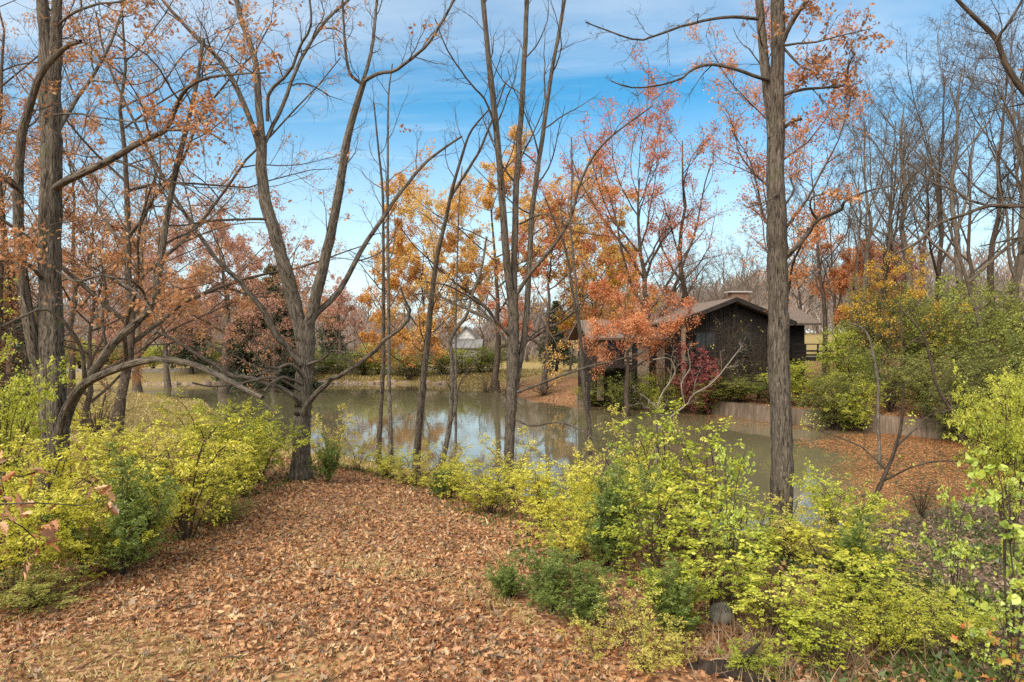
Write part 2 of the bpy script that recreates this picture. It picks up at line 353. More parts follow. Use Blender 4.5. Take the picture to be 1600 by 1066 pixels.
def water_mat():
    m, nt, L = mat('water')
    tc = N(nt, 'ShaderNodeTexCoord'); mp = N(nt, 'ShaderNodeMapping'); mp.inputs['Scale'].default_value = (1, .55, 1); L(tc.outputs['Object'], mp.inputs['Vector'])
    n1 = noise(nt, 2.2, 3, .5, mp.outputs[0]); n2 = noise(nt, .12, 3, .5, tc.outputs['Object'])
    b = N(nt, 'ShaderNodeBsdfPrincipled'); b.inputs['Roughness'].default_value = .04; b.inputs['IOR'].default_value = 1.4
    r = ramp(nt, [(.3, (.12, .105, .055)), (.7, (.18, .15, .085))], n2.outputs['Fac']); L(r.outputs[0], b.inputs['Base Color'])
    b.inputs['Specular IOR Level'].default_value = .8
    bp = N(nt, 'ShaderNodeBump'); bp.inputs['Strength'].default_value = .10; bp.inputs['Distance'].default_value = .03
    L(n1.outputs['Fac'], bp.inputs['Height']); L(bp.outputs[0], b.inputs['Normal'])
    out = N(nt, 'ShaderNodeOutputMaterial'); L(b.outputs[0], out.inputs[0]); return m
wm = MB(); wm.add([(-60, 12, 0), (30, 12, 0), (30, 82, 0), (-60, 82, 0)], [[0, 1, 2, 3]])
tag(wm.build('pond_water', water_mat()), None, None, kind='structure')

# ------------------------------------------------------------------ growth
def spawn(Pt, Rr, k, t0, t1, ang, lr, seg, wander, up, rng, flat=1., rr=.6, thick=.016, rmin=.002, tip=.25, keep=1., out=None, lmax=99):
    """k children on every parent polyline"""
    N0, n, _ = Pt.shape
    if N0 == 0: return np.zeros((0, seg + 1, 3)), np.zeros((0, seg + 1))
    t = t0 + (t1 - t0) * (np.arange(k)[None] + rng.rand(N0, k)) / k
    f = t * (n - 1); i = np.minimum(f.astype(int), n - 2); fr = (f - i)[..., None]
    ar = np.arange(N0)[:, None]
    p = Pt[ar, i] * (1 - fr) + Pt[ar, i + 1] * fr; tg = nrm(Pt[ar, i + 1] - Pt[ar, i])
    rp = Rr[ar, i] * (1 - fr[..., 0]) + Rr[ar, i + 1] * fr[..., 0]
    Lp = np.linalg.norm(np.diff(Pt, axis=1), axis=2).sum(1)[:, None]
    ln = np.minimum(Lp * lr * (1 - .5 * t) * rng.uniform(.55, 1.3, t.shape), lmax)
    a0 = rng.rand(N0, 1) * 6.28 + np.arange(k)[None] * 2.4 + rng.randn(N0, k) * .5
    ref = np.where(np.abs(tg[..., 2:3]) < .9, np.array([0, 0, 1.]), np.array([1., 0, 0]))
    u = nrm(np.cross(tg, ref)); v = np.cross(tg, u)
    A = R(1) * rng.uniform(ang[0], ang[1], t.shape)
    d = np.cos(A)[..., None] * tg + np.sin(A)[..., None] * (np.cos(a0)[..., None] * u + np.sin(a0)[..., None] * v)
    d[..., 2] *= flat
    if out is not None: d = d + out * nrm(p - p.mean((0, 1)))*np.array([1, 1, .3])
    d = nrm(d).reshape(-1, 3); p = p.reshape(-1, 3); ln = ln.reshape(-1); rp = rp.reshape(-1)
    r0 = np.clip(np.minimum(rp * rr, ln * thick), rmin, None)
    if keep < 1:
        s = rng.rand(len(p)) < keep; d, p, ln, r0 = d[s], p[s], ln[s], r0[s]
    pts = [p]; st = (ln / seg)[:, None]
    for j in range(seg):
        d = nrm(d + rng.randn(*d.shape) * wander + np.array([0, 0, up])); pts.append(pts[-1] + d * st)
    pts = np.stack(pts, 1); rad = r0[:, None] * np.linspace(1, tip, seg + 1)[None]
    return pts, np.maximum(rad, rmin * .6)

def cr_resample(pts, n, jit=0, rng=None):
    """smooth curve through control rows (x,y,z,r), n samples"""
    p = np.asarray(pts, float); p = np.concatenate([[2 * p[0] - p[1]], p, [2 * p[-1] - p[-2]]]); m = len(p) - 3
    seg = np.linalg.norm(np.diff(p[1:-1, :3], axis=0), axis=1); cum = np.concatenate([[0], np.cumsum(seg)]); q = np.linspace(0, cum[-1], n)
    i = np.clip(np.searchsorted(cum, q, side='right') - 1, 0, m - 1); t = ((q - cum[i]) / np.maximum(seg[i], 1e-9))[:, None]
    a, b, c, d = p[i], p[i + 1], p[i + 2], p[i + 3]
    o = .5 * (2 * b + (c - a) * t + (2 * a - 5 * b + 4 * c - d) * t ** 2 + (3 * b - a - 3 * c + d) * t ** 3)
    if jit and rng is not None:
        e = rng.randn(n, 3) * jit * o[:, 3:4]; e[0] = 0; o[:, :3] += e
    return o

# leaf outlines along (length, half width)
OVAL = np.array([(0, 0), (.35, .26), (.7, .2), (1, 0), (.7, -.2), (.35, -.26)])
DIAM = np.array([(0, 0), (.45, .3), (1, 0), (.45, -.3)])
BROAD = np.array([(0, 0), (.12, .3), (.4, .42), (.75, .24), (1, 0), (.75, -.24), (.4, -.42), (.12, -.3)])
STAR = np.array([(0, 0), (.1, .35), (.3, .2), (.5, .52), (.62, .2), (1, 0), (.62, -.2), (.5, -.52), (.3, -.2), (.1, -.35)])
OAK = np.array([(0, .03), (.2, .12), (.3, .34), (.42, .13), (.55, .38), (.68, .15), (.85, .25), (1, 0), (.85, -.25), (.68, -.15), (.55, -.38), (.42, -.13), (.3, -.34), (.2, -.12), (0, -.03)])
BLADE = np.array([(0, .05), (.5, .05), (1, 0), (.5, -.05), (0, -.05)])

def leaf_on(mb, Pt, per, size, tpl, rng, face_up=.6, spread=.05, t0=.2, curl=.2, axr=.8, clumpy=0, clump_n=5):
    """leaves along polylines"""
    N0, n, _ = Pt.shape
    if N0 == 0: return
    if clumpy:
        c0 = Pt[:, 0] * (1.1 if size > .1 else 2.6); ph = rng.rand(3) * 6
        nz = (np.sin(c0[:, 0] * 1.7 + ph[0] + 1.3 * np.sin(c0[:, 2] * 1.1)) + np.sin(c0[:, 1] * 1.9 + ph[1] + 1.2 * np.sin(c0[:, 0] * .9)) + np.sin(c0[:, 2] * 3.6 + ph[2])) / 6 + .5
        s = (.62 * nz + .38 * rng.rand(N0)) < .12 + .78 * clumpy; Pt = Pt[s]; N0 = len(Pt)
        if N0 == 0: return
    t = t0 + (1 - t0) * rng.rand(N0, per); f = t * (n - 1); i = np.minimum(f.astype(int), n - 2); fr = (f - i)[..., None]; ar = np.arange(N0)[:, None]
    p = (Pt[ar, i] * (1 - fr) + Pt[ar, i + 1] * fr).reshape(-1, 3); tg = nrm((Pt[ar, i + 1] - Pt[ar, i]).reshape(-1, 3))
    p = p + rng.randn(*p.shape) * spread
    ax = nrm(tg * .6 + rng.randn(*p.shape) * axr + np.array([0, 0, -.15])); nr = np.array([0, 0, face_up]) + rng.randn(*p.shape) * (1.05 - face_up * .6)
    mb.leaves(p, ax, nr, size * rng.uniform(.6, 1.25, len(p)), tpl, rng.rand(len(p)), curl, rng)

def tree_arrays(rng, h, r, fork, levels, lean=(0, 0), trunk_n=12, wob_=.12):
    """trunk plus levels; returns list of (pts, rad)"""
    z = np.linspace(0, h, trunk_n); x = np.cumsum(rng.randn(trunk_n) * wob_ * h / trunk_n) ; y = np.cumsum(rng.randn(trunk_n) * wob_ * h / trunk_n)
    x -= x[0]; y -= y[0]
    Pt = np.stack([x + lean[0] * z, y + lean[1] * z, z - .15], 1)[None]; Rr = (r * (1 - .88 * (z / h) ** .85) * (1 + .5 * np.exp(-z / (r * 2.2))))[None]
    out = [(Pt, Rr)]
    cur = (Pt, Rr)
    for lv in levels:
        c = spawn(cur[0], cur[1], rng=rng, **lv); out.append(c)
        cur = c
    return out

def make_tree(name, label, cat, loc, arrs, barkm, leafm=None, leaf=None, sides=(9, 6, 4, 3, 3, 3), group=None, seed=0, split=1, rough=.05):
    """tree > trunk, crown (finer branches), foliage"""
    rng = rng_(seed + 999)
    t = thing(name, label, cat, loc, group)
    a = MB()
    for i, (p, r_) in enumerate(arrs[:split + 1]): a.tubes(p, r_, sides[i], rough if i == 0 else 0, rng)
    a.build('trunk', barkm, t)
    b = MB()
    for i, (p, r_) in enumerate(arrs[split + 1:]): b.tubes(p, r_, sides[min(i + split + 1, len(sides) - 1)])
    if b.n: b.build('branches', barkm, t)
    if leafm:
        f = MB()
        for lv, kw in leaf: leaf_on(f, arrs[lv][0], rng=rng, **kw)
        if f.n: f.build('crown', leafm, t)
    return t

def hero(name, label, cat, Y, base_px, limbs, barkm, sub, leafm=None, leaf=None, seed=0, group=None, sides0=22, wk=.77):
    """a tree traced limb by limb: each limb is a list of (px, py, width px, depth offset)"""
    rng = rng_(seed); bx = (base_px - 800) / F * Y; loc = np.array([bx, Y, H1(bx, Y)])
    t = thing(name, label, cat, tuple(loc), group)
    allp, allr, first = [], [], True
    fol = MB()
    for lb in limbs:
        nm = lb[0]; rows = []
        for (px, py, wpx, dy) in lb[1]:
            q = P(px, py, Y + dy); rows.append([*q, wk * wpx / 2 / F * (Y + dy)])
        n = 60 if nm == 'trunk' else 30 if lb[1][0][2] > 14 else 18
        o = cr_resample(rows, n, .12 if nm != 'trunk' and n == 18 else .035, rng)
        if n > 18: o[:, 3] *= 1 + .05 * np.sin(np.arange(n) * .9 + rng.rand() * 6) * np.sin(np.arange(n) * .37)
        if nm == 'trunk':      # carry it down into the ground with a root flare
            z0 = H1(o[0, 0], o[0, 1]); k = 5; ext = np.repeat(o[:1], k, 0); ext[:, 2] = np.linspace(z0 - .25, o[0, 2], k, endpoint=False)
            o = np.concatenate([ext, o]); o[:, 3] *= 1 + .45 * np.exp(-np.maximum(o[:, 2] - z0, 0) / .35)
        if nm == 'trunk' and len(lb) > 2: o = o
        m = MB(); sd_ = sides0 if o[:, 3].max() > .08 else (10 if o[:, 3].max() > .03 else 7)
        m.tubes(o[None, :, :3], o[None, :, 3], sd_, .035 if o[:, 3].max() > .05 else 0, rng)
        opt = lb[2] if len(lb) > 2 else {}
        sb = [dict(s) for s in sub]
        Pt, Rr = o[None, :, :3], o[None, :, 3]
        if nm == 'trunk' and not opt.get('grow'): arr = []
        else:
            arr = []; cur = (Pt, Rr)
            for j, s in enumerate(sb):
                if j == 0:
                    s['k'] = opt.get('k', s['k']); s['t0'] = opt.get('t0', s['t0'])
                    if 'lr' in opt: s['lr'] = opt['lr']
                cur = spawn(cur[0], cur[1], rng=rng, **s); arr.append(cur)
            for j, (p_, r_) in enumerate(arr): m.tubes(p_, r_, 5 if j == 0 else 3)
        m.build(nm, barkm, t, loc)
        if leafm and arr and opt.get('leaf', 1):
            for lv, kw in leaf:
                kw = dict(kw); 
                if 'leafk' in opt: kw['clumpy'] = kw.get('clumpy', 1) * opt['leafk']
                leaf_on(fol, arr[lv][0], rng=rng, **kw)
    if fol.n: fol.build('foliage', leafm, t, loc)
    return t

# ------------------------------------------------------------------ house across the pond
M['siding'] = plain('siding', (.006, .0045, .004), (.024, .018, .015), 3, .8, (1, 1, 9), .2)
M['tan_wall'] = plain('tan_wall', (.24, .17, .12), (.42, .32, .235), 5, .9, (1, 1, 1), .3)
M['shingle'] = plain('shingle', (.11, .08, .062), (.25, .19, .15), 9, .9, (1, 1, 3), .3)
M['trim_dark'] = plain('trim_dark', (.012, .009, .008), (.04, .03, .025), 5, .7)
M['brick'] = plain('brick', (.14, .075, .05), (.27, .17, .12), 14, .9)
M['cap'] = plain('cap', (.34, .31, .28), (.5, .47, .43), 4, .8)
M['white'] = plain('white', (.74, .73, .70), (.84, .83, .80), 2, .7, bump=0)
M['grey_wall'] = plain('grey_wall', (.24, .22, .21), (.34, .32, .30), 4, .8)
M['grey_roof'] = plain('grey_roof', (.16, .15, .145), (.25, .235, .22), 6, .8)
M['stone'] = plain('stone', (.08, .072, .06), (.27, .25, .21), 3.5, .9, bump=.8)
M['kerb'] = plain('kerb', (.26, .23, .19), (.42, .38, .32), 4, .9)
def concrete():
    m, nt, L = mat('concrete'); tc = N(nt, 'ShaderNodeTexCoord'); mp = N(nt, 'ShaderNodeMapping'); mp.inputs['Scale'].default_value = (2.5, 2.5, .35); L(tc.outputs['Object'], mp.inputs['Vector'])
    a = noise(nt, 2.2, 6, .65, mp.outputs[0]); b = noise(nt, .5, 4, .6, tc.outputs['Object'])
    r1 = ramp(nt, [(.3, (.12, .09, .065)), (.55, (.24, .185, .14)), (.75, (.34, .28, .22))], a.outputs['Fac']); r2 = ramp(nt, [(.35, (.6, .56, .5)), (.65, (1.05, 1, .96))], b.outputs['Fac'])
    mm = N(nt, 'ShaderNodeMix', data_type='RGBA', blend_type='MULTIPLY'); mm.inputs[0].default_value = 1; L(r1.outputs[0], mm.inputs[6]); L(r2.outputs[0], mm.inputs[7])
    s = N(nt, 'ShaderNodeBsdfPrincipled'); s.inputs['Roughness'].default_value = .9; L(mm.outputs[2], s.inputs['Base Color']); o = N(nt, 'ShaderNodeOutputMaterial'); L(s.outputs[0], o.inputs[0]); return m
M['concrete'] = concrete()
def glass():
    m, nt, L = mat('dark_glass'); s = N(nt, 'ShaderNodeBsdfPrincipled'); s.inputs['Base Color'].default_value = (.012, .014, .016, 1); s.inputs['Roughness'].default_value = .06
    o = N(nt, 'ShaderNodeOutputMaterial'); L(s.outputs[0], o.inputs[0]); return m
M['glass'] = glass()

hx, hy = 14.1, 44.0
hz_ = H1(hx, hy + 3)
ho = thing('house', 'dark timber house with brown shingle gables and tan wall posts behind the pond wall', 'house', (hx, hy, hz_))
ho.rotation_euler = (0, 0, R(5))
def hb(name, boxes, m, parent=None):
    b = MB()
    for bx in boxes: b.box(*bx)
    return b.build(name, M[m], parent or ho)
ZE, ZP, HW = 5.72 - hz_, 7.26 - hz_, 3.95      # eave, ridge, half width with the overhang
fl = 2.35                                      # upper floor above the ground at the front
w_ = MB()
# front gable wall: lower storey, upper storey, gable triangle
w_.box((0, 6, (ZE - .85) / 2), (6.4, 12, ZE + .75))
gz = ZE - .05
w_.add([(-3.2, 0, gz), (3.2, 0, gz), (0, 0, gz + 3.2 * (ZP - ZE) / HW), (-3.2, 12, gz), (3.2, 12, gz), (0, 12, gz + 3.2 * (ZP - ZE) / HW)], [[0, 1, 2], [5, 4, 3]])
wall_o = w_.build('wall', M['siding'], ho)
batt = MB()
for i in range(22):
    x = -3.15 + i * .3; hh_ = ZE - .12 + (3.2 - abs(x)) * (ZP - ZE) / HW; batt.box((x, -.03, hh_ / 2), (.05, .06, hh_))
batt.build('batten_siding', M['trim_dark'], wall_o)
rf = MB()
for sx in (-1, 1):
    q = [(0, -.9, ZP), (0, 12.6, ZP), (sx * HW, 12.6, ZE), (sx * HW, -.9, ZE)]
    if sx > 0: q = q[::-1]
    rf.slab(q, .14)
rfo = rf.build('roof', M['shingle'], ho)
fb = MB()
for sx in (-1, 1):
    q = [(0, -.93, ZP + .02), (sx * HW, -.93, ZE + .02), (sx * HW, -.93, ZE - .26), (0, -.93, ZP - .26)]
    fb.slab(q, .03 * sx)
fb.build('fascia', M['trim_dark'], rfo)
# right rear wing: its roof slope and level eave face the pond
rw = MB(); rw.box((4.9, 6.4, (ZE) / 2 - .3), (4.2, 5.2, ZE + .5)); rw.build('side_wall', M['siding'], ho)
rr_ = MB(); rr_.slab([(2.2, 2.6, ZE + .02), (7.6, 2.6, ZE + .02), (7.6, 6.4, ZP - .12), (1.2, 6.4, ZP - .12)], .15)
rr_.slab([(7.6, 10.2, ZE + .02), (2.2, 10.2, ZE + .02), (1.2, 6.4, ZP - .125), (7.6, 6.4, ZP - .125)], .15)
rr_.build('wing_roof', M['shingle'], ho)
# left wing with tan panels and tall dark windows
lw = MB(); lw.box((-5.7, 6.2, ZE / 2 - .9), (5.0, 6.6, ZE - .3)); lw.build('side_wall', M['siding'], ho)
lr = MB(); lr.slab([(-8.9, 2.2, ZE - 1.0), (-3.3, 2.2, ZE - 1.0), (-3.3, 6.2, ZE + .3), (-8.9, 6.2, ZE + .3)], .16)
lr.slab([(-3.3, 10.2, ZE - 1.0), (-8.9, 10.2, ZE - 1.0), (-8.9, 6.2, ZE + .295), (-3.3, 6.2, ZE + .295)], .16)
lr.build('wing_roof', M['shingle'], ho)
for x, wd in ((-3.75, .55), (-4.95, .8), (-6.0, .5), (-7.9, .45)):
    hb('wall_panel', [((x, 2.84, ZE / 2 - .95), (wd, .12, ZE - .5))], 'tan_wall')
for x, wd in ((-4.3, .45), (-5.55, .35), (-7.0, 1.2)):
    f = hb('window', [((x - wd / 2, 2.85, fl + .25), (.07, .1, 1.6)), ((x + wd / 2, 2.85, fl + .25), (.07, .1, 1.6)), ((x, 2.85, fl + 1.05), (wd, .1, .08)), ((x, 2.85, fl - .55), (wd, .1, .08))], 'trim_dark')
    hb('pane', [((x, 2.87, fl + .25), (wd - .07, .03, 1.52))], 'glass', f)
for x, z, wd, ht in ((-1.7, fl + .75, 1.3, 1.5), (.9, fl + .75, 1.3, 1.5), (-1.6, .95, 1.1, 1.4), (1.6, 1.05, 1.2, 1.9)):
    f = hb('window', [((x - wd / 2, -.1, z), (.08, .1, ht)), ((x + wd / 2, -.1, z), (.08, .1, ht)), ((x, -.1, z + ht / 2), (wd + .08, .1, .09)), ((x, -.1, z - ht / 2), (wd + .08, .12, .09)), ((x, -.1, z), (.05, .08, ht - .1))], 'trim_dark')
    hb('pane', [((x, -.085, z), (wd - .08, .03, ht - .09))], 'glass', f)
hb('post', [((-3.35, -.6, ZE / 2 - .2), (.22, .22, ZE + .3))], 'tan_wall'); hb('post', [((3.3, -.6, ZE / 2 - .2), (.18, .18, ZE + .3))], 'trim_dark')
# decks
def deck(x0, x1, y0, y1, z):
    dk = hb('deck', [(((x0 + x1) / 2, (y0 + y1) / 2, z), (x1 - x0, y1 - y0, .22))], 'trim_dark')
    rl = [(((x0 + x1) / 2, y0 + .05, z + 1.0), (x1 - x0, .08, .07)), (((x0 + x1) / 2, y0 + .05, z + .55), (x1 - x0, .05, .12)), (((x0 + x1) / 2, y0 + .05, z + .28), (x1 - x0, .05, .12))]
    n = int((x1 - x0) / 1.1) + 1
    for i in range(n + 1): rl.append(((x0 + .06 + (x1 - x0 - .12) * i / n, y0 + .05, z + .56), (.09, .09, .95)))
    hb('railing', rl, 'trim_dark', dk)
    for i in (0, 1):
        hb('support_post', [((x0 + .15 + (x1 - x0 - .3) * i, y0 + .2, z / 2 - .75), (.2, .2, z + 1.25))], 'trim_dark', dk)
deck(-9.2, -6.0, .9, 2.84, fl - .7)
deck(4.6, 8.2, .9, 3.75, fl - .25)
ch = hb('chimney', [((2.3, 4.2, ZP - .05), (1.2, .8, 1.4))], 'brick', rfo); hb('chimney_cap', [((2.3, 4.2, ZP + .7), (1.6, 1.05, .1))], 'cap', rfo)

# far white gabled house and its low grey wing, and a cream one beside it
def far_house(name, label, px, Yd, wd, eave, peak, wallm, roofm, wing=None):
    x = (px - 800) / F * Yd; z = H1(x, Yd); t = thing(name, label, 'house', (x, Yd, z))
    b = MB(); b.box((0, 5, eave / 2 - .2), (wd, 10, eave + .4)); b.add([(-wd / 2, 0, eave), (wd / 2, 0, eave), (0, 0, peak), (-wd / 2, 10, eave), (wd / 2, 10, eave), (0, 10, peak)], [[0, 1, 2], [5, 4, 3]])
    b.build('wall', M[wallm], t)
    r = MB(); s = wd / 2 + .4; dz = (peak - eave) * .4 / (wd / 2)
    r.slab([(0, -.4, peak + .15), (0, 10.4, peak + .15), (-s, 10.4, eave - dz + .15), (-s, -.4, eave - dz + .15)], .12); r.slab([(s, -.4, eave - dz + .15), (s, 10.4, eave - dz + .15), (0, 10.4, peak + .155), (0, -.4, peak + .155)], .12)
    r.build('roof', M[roofm], t)
    for sx in (-1, 1):
        f = MB(); f.box((sx * wd * .25, -.04, eave * .55), (.9, .08, 1.3)); f = f.build('window', M['white'], t); p = MB(); p.box((sx * wd * .25, -.09, eave * .55), (.7, .03, 1.1)); p.build('pane', M['glass'], f)
    if wing:
        x0, x1, h_ = wing; b = MB(); b.box(((x0 + x1) / 2, -2.2, h_ / 2 - .2), (x1 - x0, 4.2, h_ + .4)); b.build('garage', M['grey_wall'], t)
        r = MB(); r.slab([(x0 - .3, -4.7, h_ + .02), (x1 + .3, -4.7, h_ + .02), (x1 + .3, -.1, h_ + 1.3), (x0 - .3, -.1, h_ + 1.3)], .12); r.build('garage_roof', M['grey_roof'], t)
far_house('far_house', 'small white gabled house with low grey wing far beyond the pond', 727, 102, 2.8, 4.0, 5.4, 'white', 'grey_roof', (-1.6, 2.4, 2.4))
far_house('far_house', 'cream house half hidden behind orange trees across the pond', 775, 112, 8, 2.4, 4.2, 'tan_wall', 'shingle')
far_house('far_house', 'low pale house behind the bare trees beyond the far bank', 560, 125, 12, 2.6, 4.8, 'grey_wall', 'grey_roof')

# concrete pond wall of upright panels
rw = MB(); cap_ = MB(); rng = rng_(3)
def walk(poly, step):
    out = []
    for a, b in zip(poly[:-1], poly[1:]):
        n = max(1, int(round(np.linalg.norm(b - a) / step)))
        for i in range(n): out.append((a + (b - a) * i / n, a + (b - a) * (i + 1) / n))
    return out
for a, b in walk(WALL, 1.7):
    d = b - a; l = np.linalg.norm(d); nn = np.array([-d[1], d[0]]) / l; nn = -nn if False else nn
    c = (a + b) / 2 + nn * .16; dz = rng.randn() * .012
    c = (a + b) / 2 + nn * .285; rw.box((c[0], c[1], .0 + dz), (l - .035, .55 + rng.rand() * .02, 1.64), math.atan2(d[1], d[0]))
    cap_.box((a[0] + nn[0] * .25, a[1] + nn[1] * .25, .0), (.13, .58, 1.56), math.atan2(d[1], d[0]))
wo_ = rw.build('retaining_wall', M['concrete']); tag(wo_, 'weathered concrete panel wall holding the bank along the leafy end of the pond', 'retaining wall')
cap_.build('wall_pier', M['concrete'], wo_)

# stone edging of the far bank, kerb of the road beyond
rng = rng_(5); n = 0
proto_rock = []
def rock_mesh(seed, r=.5):
    rg = rng_(seed); u = np.linspace(0, math.pi, 7); v = np.arange(9) * 2 * math.pi / 9
    pts = []; fc = []
    for i, a in enumerate(u):
        for j, b in enumerate(v): pts.append((math.sin(a) * math.cos(b), math.sin(a) * math.sin(b), math.cos(a)))
    p = np.array(pts); k = 1 + .22 * np.sin(p @ rg.randn(3) * 3 + rg.rand() * 6) + .14 * np.sin(p @ rg.randn(3) * 6 + rg.rand() * 6)
    p = p * k[:, None] * np.array([1, .75, .55]) * r
    for i in range(6):
        for j in range(9): fc.append((i * 9 + j, (i + 1) * 9 + j, (i + 1) * 9 + (j + 1) % 9, i * 9 + (j + 1) % 9))
    return p, fc
fb_ = [(-38, 70.3), (-30, 71.7), (-20, 72.4), (-10, 72.2), (-5.5, 71)]
se = MB()
for a, b in walk(np.array(fb_), .9):
    p, fc = rock_mesh(rng.randint(999), .45 + rng.rand() * .25); c = (a + b) / 2
    se.add(p + np.array([c[0] + rng.randn() * .15, c[1] + rng.randn() * .15, -.08 + rng.rand() * .1]), fc)
tag(se.build('stone_edging', M['tan_wall']), None, None, kind='structure')
kb = MB()
kp = np.array([(-50, 73.5), (-38, 76), (-27, 77.5), (-17, 78.2), (-2, 78)])
for a, b in walk(kp, 3):
    c = (a + b) / 2; d = b - a; kb.box((c[0], c[1], H1(*c) + .13), (np.linalg.norm(d) - .02, .35, .45), math.atan2(d[1], d[0]))
tag(kb.build('road_kerb', M['kerb']), None, None, kind='structure')

# ------------------------------------------------------------------ the trees that stand nearest, traced limb by limb
SUB = [dict(k=12, t0=.25, t1=1, ang=(25, 60), lr=.5, seg=8, wander=.17, up=.03, rr=.5, thick=.014),
       dict(k=6, t0=.15, t1=1, ang=(25, 60), lr=.55, seg=5, wander=.18, up=.03, thick=.013, rmin=.003),
       dict(k=4, t0=.15, t1=1, ang=(25, 60), lr=.55, seg=4, wander=.16, up=.02, thick=.012, rmin=.003)]
B = (.25, .55, .6)
def L(nm, pts, w0, w1, d0=0, d1=0, **o):
    n = len(pts); return (nm, [(x, y, w0 + (w1 - w0) * i / (n - 1), d0 + (d1 - d0) * i / (n - 1)) for i, (x, y) in enumerate(pts)], o)
hero('oak_tree', 'large rough-barked oak with forked base limbs and russet leaves standing among yellow shrubs', 'tree', 13, 85, [
    ('trunk', [(85, 790, 60, 0), (85, 700, 55, 0), (82, 600, 50, 0), (79, 500, 46, 0), (78, 400, 42, 0), (80, 300, 40, 0), (80, 200, 40, 0), (76, 120, 38, 0), (72, 60, 27, 0), (66, 0, 21, 0), (58, -120, 15, .3)]),
    L('limb', [(82, 150), (87, 90), (88, 30), (92, -60), (100, -150)], 26, 12, 0, -.5, k=5),
    L('limb', [(92, 710), (100, 650), (128, 604), (180, 577), (240, 562), (300, 569), (350, 591), (410, 622)], 19, 9, 0, -1.6, k=6, lr=.2, leaf=0),
    L('limb', [(94, 690), (112, 630), (134, 598), (177, 537), (218, 500), (243, 462), (258, 355), (276, 263), (291, 203), (306, 137), (318, 60)], 20, 6, .1, -1.0, k=9, lr=.3),
    L('limb', [(132, 598), (130, 562), (122, 533), (111, 517), (91, 495), (68, 483), (41, 492), (0, 511), (-40, 530)], 9, 4, -.4, -1.8, k=7, lr=.25, leaf=0),
    L('limb', [(84, 296), (101, 284), (167, 253), (218, 223), (258, 203), (275, 168), (290, 140), (324, 122), (370, 116), (415, 114)], 17, 3, 0, -2.2, k=11, lr=.4),
    L('limb', [(256, 204), (285, 203), (314, 205), (335, 212), (350, 223)], 6, 3, -1.2, -2.2, k=5),
    L('limb', [(76, 650), (56, 560), (38, 460), (30, 380), (28, 300), (32, 225), (45, 170), (62, 120), (80, 95), (105, 72), (126, 65)], 24, 8, 0, -1.6, k=8, lr=.2),
    L('limb', [(34, 300), (10, 283), (-30, 260), (-80, 250)], 11, 6, -.8, -1.8, k=7),
    L('limb', [(76, 60), (95, 35), (120, 18), (155, 6), (190, 2), (230, -20)], 7, 3, 0, -1.5, k=8),
    L('limb', [(78, 180), (120, 178), (165, 185), (215, 190), (250, 178)], 5, 2, 0, -2.5, k=6),
    L('limb', [(70, 440), (45, 415), (10, 400), (-40, 400)], 8, 4, 0, -2.5, k=8),
    L('limb', [(84, 420), (120, 440), (160, 430), (205, 450), (250, 500)], 6, 3, 0, -2.5, k=8),
    L('limb', [(80, 230), (110, 170), (150, 110), (180, 50), (200, -20)], 9, 4, 0, 2.5, k=9),
    ], M['bark_grey'], SUB, M['lf_rust'], [(2, dict(per=6, size=.075, tpl=OAK, clumpy=.42, face_up=.4, spread=.05, curl=.4))], seed=11)
